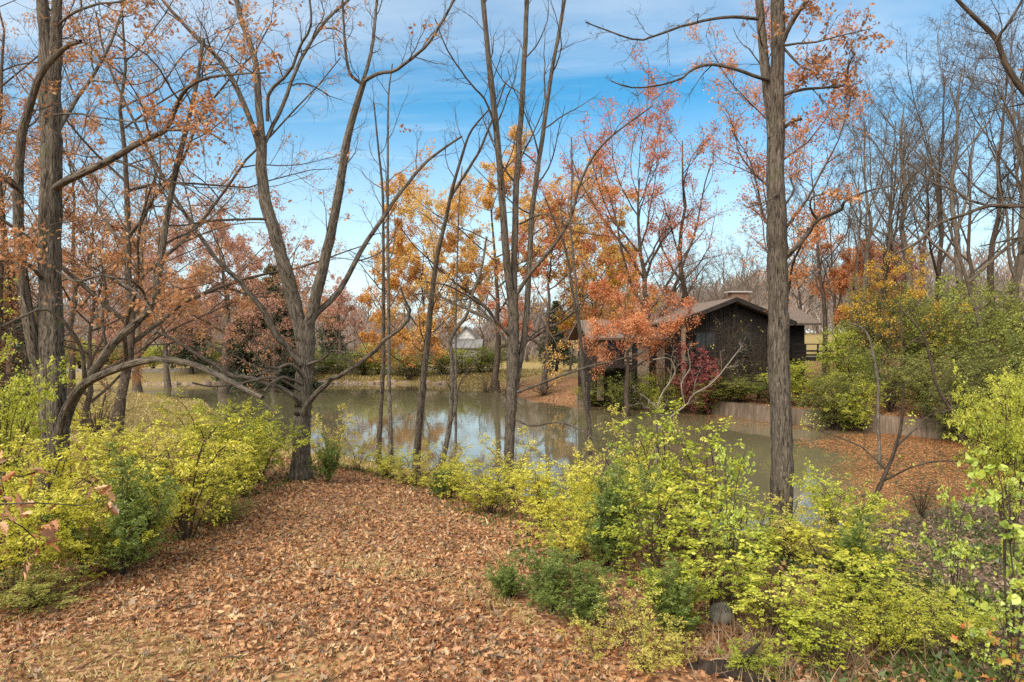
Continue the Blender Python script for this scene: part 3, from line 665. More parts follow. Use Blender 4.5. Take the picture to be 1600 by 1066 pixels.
hero('forked_tree', 'wide forked oak with a low arching side limb where the leafy path meets the pond', 'tree', 17, 470, [
    ('trunk', [(470, 760, 36, 0), (471, 700, 33, 0), (473, 640, 33, 0), (476, 580, 34, 0), (478, 530, 36, 0), (477, 500, 32, 0)]),
    L('limb', [(474, 530), (466, 500), (455, 455), (441, 405), (427, 355), (415, 314), (409, 265), (409, 215)], 27, 18, 0, .3, k=3, lr=.3),
    L('limb', [(410, 225), (404, 160), (400, 101), (388, 60), (375, 25), (362, -40)], 15, 8, .3, .8, k=9, lr=.35),
    L('limb', [(407, 240), (395, 200), (370, 137), (340, 90), (304, 56), (258, 5), (220, -50)], 12, 4, .3, -.5, k=10, lr=.35),
    L('limb', [(413, 225), (423, 203), (441, 167), (466, 101), (507, 35), (540, 5), (570, -30)], 9, 5, .3, 1.5, k=9, lr=.35),
    L('limb', [(418, 190), (420, 147), (440, 125), (456, 106), (470, 70), (486, 40), (482, -20)], 8, 4, .4, -.8, k=8, lr=.35),
    L('limb', [(480, 530), (484, 500), (498, 445), (512, 385), (524, 330), (532, 284), (540, 230), (550, 187), (570, 122)], 24, 12, 0, -.3, k=6, lr=.25),
    L('limb', [(568, 128), (581, 76), (586, 30), (592, -30)], 8, 5, -.3, .5, k=8, lr=.45),
    L('limb', [(566, 132), (545, 110), (538, 50), (534, -30)], 7, 4, -.3, -1, k=8, lr=.45),
    L('limb', [(566, 130), (590, 115), (616, 111), (645, 90), (667, 71), (690, 35), (707, 5), (720, -25)], 8, 4, -.3, -1.2, k=9, lr=.4),
    L('limb', [(484, 505), (505, 480), (530, 456), (565, 390), (596, 344), (631, 294), (670, 250), (722, 213)], 13, 4, 0, .8, k=8, lr=.25),
    L('limb', [(474, 648), (478, 634), (492, 617), (510, 600), (521, 590), (533, 587), (577, 556), (602, 531), (627, 512), (642, 490), (633, 470), (626, 450)], 13, 4, -.2, -1.8, k=6, lr=.15, leaf=0),
    L('limb', [(468, 628), (456, 617), (419, 600), (385, 590), (358, 586), (332, 568), (302, 551), (273, 531), (244, 519)], 12, 5, -.2, -1.5, k=9, lr=.22, leaf=0),
    L('limb', [(470, 570), (450, 545), (427, 517), (412, 485), (393, 463), (371, 436), (341, 409), (310, 365), (280, 320), (240, 250), (200, 170), (165, 90), (150, 20)], 15, 3, -.2, -2, k=13, lr=.2),
    L('limb', [(472, 600), (445, 590), (425, 598), (412, 612)], 7, 4, -.2, -1, k=8, lr=.6, leaf=0),
    L('limb', [(475, 590), (455, 570), (425, 575), (395, 550), (380, 530)], 8, 3, -.2, -1.5, k=10, lr=.5, leaf=0),
    L('limb', [(480, 570), (505, 560), (520, 548), (540, 552)], 6, 3, -.2, -1.2, k=10, lr=.6, leaf=0),
    L('limb', [(468, 610), (430, 590), (380, 598), (330, 604), (300, 598)], 6, 3, -.2, -1.4, k=6, lr=.3, leaf=0),
    L('limb', [(430, 342), (380, 343), (330, 345), (290, 352), (265, 352)], 6, 3, .3, -2, k=9, lr=.3),
    ], M['bark_grey'], SUB, M['lf_rust'], [(2, dict(per=4, size=.085, tpl=STAR, clumpy=.20, face_up=.4, spread=.05, curl=.4))], seed=21)
BARE = [dict(k=12, t0=.3, t1=1, ang=(25, 60), lr=.38, seg=8, wander=.13, up=.04, rr=.45, thick=.012),
        dict(k=5, t0=.2, t1=1, ang=(25, 50), lr=.5, seg=5, wander=.14, up=.03, thick=.012, rmin=.003),
        dict(k=3, t0=.2, t1=1, ang=(25, 50), lr=.55, seg=3, wander=.14, up=.02, thick=.012, rmin=.003)]
hero('pond_tree', 'bare tree of three tall straight stems on one trunk at the water edge', 'tree', 19, 796, [
    ('trunk', [(794, 740, 21, 0), (796, 690, 20, 0), (799, 620, 22, 0), (801, 560, 24, 0), (802, 500, 23, 0), (802, 455, 19, 0)]),
    L('stem', [(800, 480), (793, 420), (786, 330), (778, 228), (770, 150), (763, 86), (755, 0), (750, -60)], 15, 8, 0, -.6, k=12, lr=.25),
    L('stem', [(804, 480), (803, 440), (806, 304), (811, 225), (816, 152), (820, 80), (823, 0), (825, -60)], 14, 8, 0, .8, k=12, lr=.25),
    L('stem', [(805, 610), (812, 560), (821, 507), (826, 430), (829, 355), (838, 280), (849, 203), (864, 101), (882, 0), (890, -50)], 14, 6, .1, .9, k=12, lr=.25),
    L('limb', [(806, 462), (830, 425), (862, 388), (890, 345), (905, 290), (930, 240), (965, 205), (1000, 180), (1020, 165)], 9, 2, 0, -1.5, k=9, lr=.25),
    L('limb', [(801, 530), (774, 500), (755, 477), (722, 458), (698, 446), (660, 440)], 7, 2.5, 0, -1.8, k=8, lr=.3),
    L('limb', [(796, 540), (764, 500), (733, 485), (702, 471), (673, 458), (640, 462)], 6, 2.5, 0, 1.5, k=8, lr=.3),
    L('limb', [(804, 614), (846, 599), (898, 580), (930, 570), (960, 564), (1010, 548)], 6, 2, 0, -2, k=9, lr=.3),
    L('limb', [(776, 210), (760, 160), (735, 130), (700, 80), (680, 30)], 5, 2, -.3, -2, k=8, lr=.3),
    L('limb', [(812, 350), (850, 335), (900, 350), (960, 345)], 4, 2, .3, -2, k=8, lr=.3),
    L('limb', [(804, 655), (830, 665), (870, 660), (900, 668), (935, 690)], 5, 2, 0, -3, k=8, lr=.4),
    ], M['bark_brown'], BARE, M['lf_rust'], [(2, dict(per=2, size=.06, tpl=OVAL, clumpy=.02))], seed=31)
hero('tall_oak', 'tall thick-barked oak standing alone in front of the house with broken side limbs', 'tree', 12.5, 1221, [
    ('trunk', [(1221, 820, 44, 0), (1222, 720, 43, 0), (1220, 640, 42, 0), (1217, 560, 42, 0), (1216, 480, 41, 0), (1215, 400, 41, 0), (1213, 330, 38, 0), (1211, 260, 36, 0), (1213, 190, 33, 0), (1214, 120, 29, 0), (1216, 60, 28, 0), (1215, 0, 27, 0), (1216, -120, 23, 0)]),
    L('limb', [(1209, 215), (1203, 160), (1196, 110), (1191, 60), (1187, 10), (1182, -60)], 25, 14, -.02, .4, k=4, lr=.4),
    L('limb', [(1200, 125), (1189, 122), (1151, 109), (1111, 101), (1080, 109), (1067, 122), (1026, 134), (986, 137), (955, 127)], 9, 2.5, 0, -1.2, k=9, lr=.22, leaf=0),
    L('limb', [(1190, 30), (1150, 27), (1111, 30), (1067, 41), (1031, 53), (996, 63), (950, 48), (915, 35)], 8, 2.5, .3, -1.2, k=9, lr=.2, leaf=0),
    L('limb', [(1218, 75), (1232, 45), (1250, 15), (1275, -20)], 13, 9, 0, -.5, k=5, lr=.5),
    L('limb', [(1228, 402), (1240, 390), (1263, 365), (1278, 344), (1313, 329), (1323, 312), (1364, 296), (1394, 291)], 12, 3, 0, -1.2, k=8, lr=.3, leafk=.2),
    L('limb', [(1278, 344), (1268, 330), (1268, 310), (1290, 303), (1325, 306)], 6, 2, -.5, -1, k=6, lr=.3, leafk=.2),
    L('limb', [(1222, 150), (1240, 143), (1263, 139), (1298, 136), (1321, 132), (1326, 101), (1336, 84)], 8, 3, 0, -1, k=9, lr=.5),
    L('limb', [(1224, 75), (1240, 92), (1252, 104), (1270, 112), (1278, 124)], 6, 3, 0, -.8, k=6, lr=.5),
    L('limb', [(1222, 72), (1245, 68), (1273, 66), (1313, 56), (1364, 44)], 6, 2, 0, -1.3, k=10, lr=.45),
    L('limb', [(1222, 300), (1205, 310), (1190, 318), (1165, 325)], 5, 2, 0, -.8, k=6, lr=.5, leaf=0),
    L('limb', [(1224, 200), (1238, 190), (1252, 186)], 9, 7, 0, -.4, k=2, lr=.6),
    ], M['bark_brown'], SUB, M['lf_rust'], [(2, dict(per=4, size=.075, tpl=OAK, clumpy=.38, face_up=.4, spread=.04, curl=.4))], seed=41, wk=.71)
hero('leaning_branch_tree', 'tree whose long dark bare limbs reach in over the right-hand bank', 'tree', 11, 1720, [
    ('trunk', [(1720, 980, 40, 0), (1718, 700, 38, 0), (1714, 400, 34, 0), (1700, 150, 30, 0), (1690, -60, 24, 0)]),
    L('limb', [(1712, 345), (1660, 326), (1600, 322), (1546, 322), (1511, 334), (1465, 350), (1435, 377), (1408, 392), (1384, 405)], 10, 3, 0, -.8, k=9, lr=.22, leaf=0),
    L('limb', [(1600, 322), (1567, 324), (1516, 314), (1496, 299), (1455, 284), (1430, 262), (1410, 248)], 6, 3, -.4, .8, k=8, lr=.25, leaf=0),
    L('limb', [(1714, 385), (1650, 365), (1600, 370), (1556, 380), (1530, 385)], 7, 2, 0, -1, k=8, lr=.3, leaf=0),
    L('limb', [(1706, 240), (1650, 190), (1600, 142), (1572, 101), (1556, 61), (1526, 30), (1496, 0), (1470, -30)], 16, 6, 0, -.5, k=9, lr=.3),
    L('limb', [(1556, 66), (1565, 50), (1577, 35), (1597, 0), (1610, -30)], 7, 4, -.4, -.8, k=6, lr=.5),
    ], M['bark_dark'], SUB, M['lf_rust'], [(2, dict(per=2, size=.07, tpl=OAK, clumpy=.03))], seed=51)
def thin(label, Yd, base, pts, w0, w1, seed, extra=(), bark='bark_brown', name='slender_tree', nk=12, leafm=None, leaf=None, lr=.2):
    rows = [(x, y, w0 + (w1 - w0) * i / (len(pts) - 1), .25 * i * (-1) ** seed) for i, (x, y) in enumerate(pts)]
    return hero(name, label, 'tree', Yd, base, [('trunk', rows, dict(grow=1, k=nk, t0=.3, lr=lr))] + list(extra), M[bark], BARE, leafm, leaf or [], seed=seed, sides0=10)
thin('thin bare tree, one of a close pair, with a side fork by the water', 24, 592, [(592, 700), (596, 620), (599, 565), (599, 471), (599, 390), (598, 304), (590, 220), (584, 160)], 11, 3, 61)
thin('straight pale bare tree, taller one of the close pair by the water', 24.8, 611, [(611, 705), (609, 640), (608, 596), (607, 471), (606, 355), (606, 240), (607, 152), (613, 100)], 10, 2.5, 62, bark='bark_grey')
thin('leaning bare tree with a forked top between the thin pair and the three-stemmed tree', 22, 651, [(650, 725), (655, 660), (661, 595), (668, 530), (675, 460), (682, 405), (696, 345), (707, 294), (722, 243), (736, 205), (765, 170)], 15, 3, 63,
     [L('stem', [(704, 310), (725, 275), (748, 238), (762, 205), (773, 177), (790, 130)], 7, 3, 0, -1.5, k=8)])
thin('crooked grey sapling whose foot curves out over the water', 21, 684, [(684, 735), (693, 712), (703, 656), (706, 580), (704, 535), (712, 515), (729, 492), (738, 460), (752, 420), (760, 370)], 12, 4, 64, bark='bark_grey',
     extra=[L('stem', [(700, 670), (712, 640), (718, 600), (740, 570), (760, 548)], 4, 2, 0, -1, k=6)])
thin('slight bare tree leaning left over the water before the red maple', 27, 922, [(922, 712), (920, 660), (914, 620), (908, 545), (904, 500), (897, 470), (885, 395), (868, 350), (852, 310)], 11, 3, 65,
     [L('stem', [(904, 505), (900, 440), (892, 355), (894, 280), (893, 215)], 6, 2.5, 0, 1, k=9)])
thin('whip-thin bare tree behind the leaning tree, on the water side', 26, 712, [(712, 700), (712, 600), (712, 507), (714, 420), (717, 324), (722, 260)], 5, 2, 66, name='thin_sapling')
thin('gaunt sapling with spread dark arms beside the floating leaves', 15, 1347, [(1345, 840), (1358, 800), (1372, 766), (1388, 730), (1402, 691), (1410, 650), (1412, 600)], 11, 4, 67,
     [L('limb', [(1380, 752), (1400, 742), (1422, 731), (1462, 721), (1497, 721)], 5, 2.5, 0, -.8, k=7, lr=.3),
      L('limb', [(1368, 775), (1345, 775), (1326, 782), (1300, 770)], 5, 2, 0, -.8, k=7, lr=.3),
      L('limb', [(1385, 735), (1362, 712), (1342, 696), (1300, 680), (1261, 666)], 5, 2, 0, .8, k=8, lr=.3),
      L('limb', [(1398, 700), (1430, 670), (1450, 650), (1490, 640)], 5, 2, 0, .8, k=8, lr=.3)], bark='bark_dark', name='sapling', nk=8, leafm=M['lf_lime'], leaf=[(2, dict(per=3, size=.06, tpl=OVAL, clumpy=.25))])
thin('upright sapling with a curled top standing before the wall', 24, 1374, [(1374, 720), (1374, 696), (1372, 651), (1372, 603), (1366, 560), (1358, 528), (1346, 512), (1326, 504)], 7, 3, 68, bark='bark_grey', name='thin_sapling', nk=10)
thin('dark sapling leaning back over the end of the wall', 29, 1514, [(1516, 690), (1511, 677), (1482, 635), (1463, 600), (1452, 555), (1440, 520), (1405, 480)], 8, 3, 69, bark='bark_dark', name='thin_sapling', nk=10)
thin('dark leaning trunk among the green bushes on the wooded slope', 36, 1530, [(1545, 560), (1530, 505), (1520, 470), (1505, 420), (1490, 375), (1470, 320)], 9, 4, 70, bark='bark_dark', nk=12)
thin('small pale-stemmed shrub with looping bare twigs at the water edge', 14, 1026, [(1026, 700), (1026, 673), (1025, 645), (1016, 628), (1000, 615)], 6, 3, 71,
     [L('stem', [(1025, 650), (1032, 620), (1045, 600), (1055, 580), (1045, 560), (1020, 562)], 4, 2, 0, -.5, k=5, lr=.3),
      L('stem', [(1026, 672), (1050, 650), (1074, 631), (1083, 617), (1111, 600), (1133, 575), (1160, 540)], 4, 2, 0, -.8, k=8, lr=.3),
      L('stem', [(1070, 634), (1065, 600), (1078, 575), (1075, 550)], 3, 1.6, -.3, -.6, k=6, lr=.3)], bark='bark_pale', name='bare_shrub', nk=5)


# ------------------------------------------------------------------ trees farther off
def rows(*a): return [dict(zip(('k', 't0', 'ang', 'lr', 'seg', 'wander', 'up', 'thick'), r)) | dict(t1=1) for r in a]
FOREST = rows((15, .32, (28, 55), .45, 9, .13, .05, .012), (9, .15, (25, 52), .45, 6, .15, .04, .010), (7, .12, (25, 55), .5, 4, .16, .02, .010), (5, .1, (25, 55), .6, 3, .16, .01, .012))
VASE = rows((9, .22, (20, 42), .72, 10, .12, .05, .016), (10, .2, (25, 50), .42, 6, .14, .04, .011), (7, .12, (25, 55), .48, 4, .16, .02, .010), (5, .1, (25, 55), .6, 3, .16, .01, .012))
ROUND = rows((13, .25, (28, 58), .6, 10, .11, .07, .016), (9, .2, (25, 50), .42, 6, .13, .05, .011), (7, .15, (25, 50), .48, 4, .14, .03, .010), (4, .1, (25, 55), .55, 3, .14, .0, .012))
LOWSPREAD = rows((12, .5, (62, 88), .5, 9, .13, .015, .013), (8, .15, (30, 60), .45, 6, .15, .0, .011), (6, .15, (30, 60), .5, 4, .15, -.01, .010), (4, .1, (30, 60), .6, 3, .15, -.01, .012))
SPREAD = rows((14, .22, (40, 75), .5, 9, .13, .05, .013), (8, .15, (30, 60), .45, 6, .15, .02, .011), (6, .15, (30, 60), .5, 4, .15, .01, .010), (4, .1, (30, 60), .6, 3, .15, 0, .012))
def at(px, Yd): x = (px - 800) / F * Yd; return (x, Yd, H1(x, Yd))
def topz(py, Yd): return CAMZ - (py - 533) / F * Yd
PROT = {}
def proto(key, make):
    """first use of a kind builds it, later ones copy it"""
    def f(label, loc, rz, sc, group):
        if key not in PROT:
            o = make(label, loc, group); o.rotation_euler = (0, 0, rz); o.scale = sc; PROT[key] = o; return o
        return dup(PROT[key], loc, rz, sc, label, group)
    return f
def bare(i):
    rg = rng_(100 + i); h = 20
    lv = [dict(l) for l in (VASE if i % 3 else FOREST)]
    for l in lv: l['rmin'] = .009
    arr = tree_arrays(rg, h, .26 + .05 * (i % 2), 0, lv, (rg.randn() * .04, rg.randn() * .04), wob_=.10)
    return lambda label, loc, group: make_tree('bare_tree', label, 'tree', loc, arr, M['bark_far' if i % 2 else 'bark_far_dark'], sides=(8, 5, 3, 3, 3, 3), group=group, seed=i)
BK = [proto(('bare', i), bare(i)) for i in range(6)]
rng = rng_(77)
G = 'bare trees of the wood on the slope'
WOODS = [ # px, distance, top py, sideways width factor, label
 (1292, 50, 235, 1, 'bare grey tree just clear of the tall oak on the wooded slope behind the house'),
 (1330, 46, 215, 1, 'bare tree behind the gold-leaved small tree, its stems leaning apart'),
 (1375, 52, 190, 1, 'second bare tree along the slope from the house side of the wood'),
 (1420, 47, 160, 1.1, 'tall bare vase-shaped tree above the gold-leaved small tree'),
 (1462, 55, 130, 1, 'bare tree behind the tip of the dark reaching limb on the slope'),
 (1500, 44, 110, 1, 'tallest bare tree of the slope, over the dark leaning trunk'),
 (1545, 50, 95, 1.1, 'bare many-stemmed tree behind the dark limb that reaches in'),
 (1585, 42, 120, 1, 'bare tree at the picture edge above the green bushes'),
 (1630, 47, 100, 1, 'bare tree partly beyond the edge of the slope wood'),
 (1440, 66, 200, 1, 'smaller bare tree in the second row behind the slope'),
 (1520, 68, 180, 1, 'grey bare tree in the second row of the slope wood'),
 (1350, 70, 260, 1, 'slim bare tree behind the rust-leaved tree'),
 (1400, 74, 250, 1, 'bare tree rising between two front stems of the wood'),
 (1580, 64, 170, 1, 'bare tree in the second row near the edge of the wood'),
 (1310, 62, 300, 1, 'low bare tree beside the rust-leaved tree'),
 (1130, 85, 400, 1, 'bare grey tree just over the house ridge'),
 (1085, 90, 405, 1, 'bare grey tree behind the front of the house gable'),
 (1165, 78, 395, 1, 'bare tree behind the chimney of the house'),
 (1255, 60, 330, 1, 'bare tree against the right side of the tall oak over the wing roof'),
 (890, 75, 470, 1, 'small bare tree between the orange maple and the house'),
 (860, 68, 490, 1, 'small bare tree on the bank left of the house'),
 (20, 34, 250, 1, 'bare tree behind the hanging dark limb of the large oak'),
 (110, 42, 200, 1, 'bare tree behind the large rough-barked oak'),
 (215, 48, 280, 1, 'bare tree between the large oak and the pinkish tree'),
 (-60, 30, 120, 1, 'bare tree just outside the view beside the large oak')]
for i, (px, Yd, tp, sw, lb) in enumerate(WOODS):
    loc = at(px, Yd); h = topz(tp, Yd) - loc[2]; sc = h / 20
    BK[i % 6](lb, loc, rng.rand() * 6.28, (sc * sw * (1.15 if h < 12 else 1), sc * sw * (1.15 if h < 12 else 1), sc), G if px > 1250 else None)
# the far, low wood that closes the horizon: single trees, nothing tells one from the next
G2 = 'low grey trees of the far wood'
n = 0
for px in np.arange(-260, 1900, 60):
    for r in range(2):
        if 560 < px < 590 and r == 0: continue
        Yd = (96 if r == 0 else 128) + rng.rand() * 18; p = px + rng.randn() * 10
        if 700 < p < 750 and Yd < 125: Yd = 128
        loc = at(p, Yd); tp = (478 if px < 900 else 425) + rng.randn() * 12 - (12 if r else 0)
        if p < 330: tp -= 35
        h = topz(tp, Yd) - loc[2]; sc = h / 20
        BK[rng.randint(6)]('low grey leafless tree in the hazy wood that closes the horizon', loc, rng.rand() * 6.28, (sc * 1.9, sc * 1.9, sc), G2); n += 1

def leafy(name, key, label, px, Yd, tp, width, r, levels, barkm, leafm, leaf, seed, nlean=0, group=None, split=1, base_t=None):
    loc = at(px, Yd); h = topz(tp, Yd) - loc[2]; rg = rng_(seed)
    lv = [dict(l) for l in levels]
    if base_t is not None: lv[0]['t0'] = base_t
    if width: lv[0]['lr'] = width / 2 / h * 1.8
    for l in lv: l['rmin'] = .006
    arr = tree_arrays(rg, h, r, 0, lv, (nlean, 0), wob_=.12)
    return make_tree(name, label, 'tree', loc, arr, M[barkm], M[leafm], leaf, sides=(10, 6, 4, 3, 3), seed=seed, group=group, split=split)
def lf(lv, per, size, cl, tpl=DIAM, sp=.12, up=.4): return (lv, dict(per=per, size=size, tpl=tpl, clumpy=cl, spread=sp, face_up=up, curl=.3))
leafy('maple_tree', 0, 'orange and gold leaved maple across the pond behind the three-stemmed tree', 775, 60, 292, 17, .32, SPREAD, 'bark_far_dark', 'lf_orange', [lf(4, 18, .18, .85), lf(3, 12, .18, .7)], 201)
leafy('maple_tree', 0, 'smaller orange maple across the water behind the leaning tree', 665, 64, 385, 10, .22, SPREAD, 'bark_far_dark', 'lf_orange', [lf(4, 18, .18, .85)], 202, base_t=.12)
leafy('maple_tree', 0, 'salmon-orange leaved tree low beside the trunk of the three-stemmed tree', 850, 57, 345, 10, .25, SPREAD, 'bark_far_dark', 'lf_red', [lf(4, 12, .16, .5)], 203)
leafy('maple_tree', 0, 'golden tree behind the red maple, showing between its trunks', 925, 66, 395, 11, .25, SPREAD, 'bark_far_dark', 'lf_gold', [lf(4, 15, .18, .75)], 210)
leafy('red_maple', 0, 'tall red maple with dark leaning trunks standing left behind the house', 1003, 50, 275, 15, .36, ROUND, 'bark_far_dark', 'lf_red', [lf(4, 12, .15, .44, sp=.16, up=.9), lf(3, 5, .15, .34, up=.9)], 204)
leafy('red_maple', 0, 'dark-trunked tree with scant red leaves just behind the house gable', 1062, 53, 215, 8, .34, VASE, 'bark_far_dark', 'lf_red', [lf(4, 5, .19, .16, sp=.2)], 205)
leafy('red_maple', 0, 'low spreading red maple whose sprays hang in front of the house roof', 985, 41, 468, 7.5, .2, LOWSPREAD, 'bark_far_dark', 'lf_red', [lf(4, 9, .12, .6, sp=.12, up=.9), lf(3, 5, .12, .5, up=.9)], 206, base_t=.45)
leafy('oak_tree', 0, 'russet-leaved oak spreading behind the tall thick-barked oak', 1222, 36, 115, 12, .30, ROUND, 'bark_far_dark', 'lf_redrust', [lf(4, 8, .13, .52, sp=.15, up=.8)], 207)
leafy('oak_tree', 0, 'rust-coloured small tree among the bare trunks of the slope', 1335, 56, 395, 6, .2, SPREAD, 'bark_far_dark', 'lf_redrust', [lf(4, 12, .15, .7)], 208)
leafy('oak_tree', 0, 'brownish-red tree behind the gold-leaved small tree', 1390, 60, 410, 7, .2, SPREAD, 'bark_far_dark', 'lf_pinkish', [lf(4, 6, .18, .6)], 215)
leafy('small_tree', 0, 'small gold-leaved tree on the bank above the pond wall', 1403, 37, 420, 4.4, .08, SPREAD, 'bark_far_dark', 'lf_gold', [lf(4, 6, .09, .4, sp=.07, up=.7)], 209, base_t=.25)
leafy('pinkish_tree', 0, 'broad pinkish-brown leaved tree with a pale trunk across the pond', 345, 58, 395, 12, .45, SPREAD, 'bark_far', 'lf_pinkish', [lf(4, 14, .16, .7)], 211, base_t=.3)
leafy('pinkish_tree', 0, 'second pinkish-brown tree, half behind the upright limb of the large oak', 262, 66, 415, 11, .35, SPREAD, 'bark_far', 'lf_pinkish', [lf(4, 13, .17, .68)], 212)
leafy('oak_tree', 0, 'russet oak standing close behind the large rough-barked oak', 178, 24, -40, 12, .2, SPREAD, 'bark_dark', 'lf_rust', [lf(4, 9, .08, .34, OAK, .1, .6)], 213, base_t=.12)
leafy('oak_tree', 0, 'rust-leaved oak filling the picture edge beyond the large oak', 5, 26, -20, 11, .2, SPREAD, 'bark_dark', 'lf_rust', [lf(4, 9, .08, .34, OAK, .1, .6)], 214, base_t=.12)
leafy('young_oak', 0, 'low russet-leaved oak sweeping over the dry grass behind the arching limb', 130, 27, 330, 10, .14, SPREAD, 'bark_dark', 'lf_rust', [lf(4, 13, .10, .9, OAK, .08, .8)], 216, base_t=.08)

leafy('pinkish_tree', 0, 'pinkish-grey tree behind the low arch of the large oak', 150, 70, 430, 11, .3, SPREAD, 'bark_far', 'lf_pinkish', [lf(4, 10, .18, .6)], 221)
leafy('pinkish_tree', 0, 'brown-leaved tree just past the forked oak across the pond', 530, 84, 478, 9, .25, SPREAD, 'bark_far', 'lf_pinkish', [lf(4, 8, .2, .5)], 222)
leafy('pinkish_tree', 0, 'dull brown-leaved tree between the dark conifers behind the forked oak', 425, 60, 450, 9, .25, SPREAD, 'bark_far', 'lf_pinkish', [lf(4, 7, .17, .42)], 223)
# dark conifers across the pond
def conifer(i):
    rg = rng_(300 + i); h = 10.
    tr = tree_arrays(rg, h, .16, 0, [], trunk_n=10, wob_=.02)
    lim = spawn(tr[0][0], tr[0][1], 70, .12, .99, (75, 100), .001, 5, .05, -.01, rg, rr=.4)
    Pt, Rr = tr[0]; t = .1 + .89 * rg.rand(110); az_ = rg.rand(110) * 6.28; ln = 2.3 * (1 - t) ** .8 * rg.uniform(.6, 1.15, 110) + .15
    s_ = np.linspace(0, 1, 6); d = np.stack([np.cos(az_), np.sin(az_)], -1)
    br = np.stack([d[:, 0:1] * ln[:, None] * s_, d[:, 1:2] * ln[:, None] * s_, (t * h)[:, None] + ln[:, None] * (-.25 * s_ + .18 * s_ ** 2)], -1)
    tw = spawn(br, np.full(br.shape[:2], .02), 9, .15, 1, (35, 65), .42, 3, .1, -.03, rg, rr=.5, rmin=.006)
    arr = [tr[0], (br, np.full(br.shape[:2], .02)), tw]
    def mk(label, loc, group):
        return make_tree('conifer', label, 'tree', loc, arr, M['bark_far_dark'], M['needle_far'], [(2, dict(per=12, size=.32, tpl=BLADE * np.array([1, 3]), spread=.04, face_up=.3, axr=.5, curl=.1))], seed=300 + i, group=group, sides=(7, 4, 3), split=0)
    return mk
CO = [proto(('con', i), conifer(i)) for i in range(2)]
for i, (px, Yd, tp, sw, lb) in enumerate([(395, 66, 436, 1.1, 'tall dark conifer just left of the forked oak across the pond'), (425, 70, 415, 1.2, 'dark conifer seen between the limbs of the forked oak'), (448, 64, 462, 1.5, 'low dark conifer behind the trunk of the forked oak'),
        (375, 66, 490, 1.4, 'short dense conifer beside the pale trunk of the pinkish tree'), (300, 75, 455, 1.4, 'dark conifer beyond the dry grass on the far bank'), (10, 44, 400, 1.5, 'dark conifer at the picture edge behind the large oak'), (870, 78, 470, 1.3, 'dark conifer between orange maples and house'), (518, 88, 478, 1.6, 'distant dark conifer right of the forked oak')]):
    loc = at(px, Yd); h = topz(tp, Yd) - loc[2]; CO[i % 2](lb, loc, rng.rand() * 6, (h / 10 * sw, h / 10 * sw, h / 10), None)

# the mass of twigs of the far wood, too dense to tell trees apart
rg = rng_(60); n = 90000; y = rg.uniform(104, 190, n); x = (rg.uniform(-380, 1980, n) - 800) / F * y; u = rg.rand(n)
top_ = 7.5 + 2.2 * np.sin(x * .11) + 1.5 * np.sin(x * .31 + 1) + 5 * ss(10, 50, x) + 3 * ss(-35, -70, x)
m = MB(); ax = np.stack([rg.randn(n) * .5, rg.randn(n) * .3, np.ones(n)], -1); nr = np.stack([rg.randn(n) * .4, -np.ones(n), rg.randn(n) * .3], -1)
m.leaves(np.stack([x, y, H(x, y) + top_ * u ** .8 - .5], -1), ax, nr, rg.uniform(.8, 2.6, n), BLADE * np.array([1, .8]), rg.rand(n), .1, rg)
M['far_twigs'] = leaf_mat('far_twigs', [(.15, .12, .105), (.24, .19, .165), (.33, .26, .22), (.40, .27, .20)], .6, .2, .05, 0, 0)
tag(m.build('far_woods', M['far_twigs']), None, None, kind='stuff')

# ------------------------------------------------------------------ shrubs
def shrub_arr(rg, h, wd, ns, k1, k2, droop=-.03, flat=.5):
    """stems fan out from the foot and arch over"""
    az_ = np.arange(ns) * 2.4 + rg.randn(ns) * .4; out_ = np.sqrt(rg.rand(ns)) * wd / 2
    hh = h * (1 - .30 * (out_ / (wd / 2)) ** 2) * rg.uniform(.62, 1.15, ns); s_ = np.linspace(0, 1, 9)[None]
    x = np.cos(az_)[:, None] * (out_[:, None] * s_ ** 1.4 + .06 * rg.rand(ns, 1)); y = np.sin(az_)[:, None] * (out_[:, None] * s_ ** 1.4 + .06 * rg.rand(ns, 1))
    z = hh[:, None] * np.sin(s_ * math.pi / 2 * rg.uniform(.8, 1.15, (ns, 1))) - .08 * (1 - s_)
    st = np.stack([x, y, z], -1) + np.cumsum(rg.randn(ns, 9, 3) * .012 * h, 1) * (s_[..., None] > .01)
    r0 = (.005 + .0045 * h) * rg.uniform(.7, 1.2, (ns, 1)) * np.linspace(1, .3, 9)[None]
    a = spawn(st, r0, k1, .18, 1, (35, 75), .33, 6, .15, .015, rg, flat=flat, rr=.55, rmin=.0018)
    b = spawn(a[0], a[1], k2, .15, 1, (35, 65), .45, 4, .14, droop, rg, flat=.5, rr=.6, rmin=.0015)
    return [(st, r0), a, b]
i_ph = 1.0
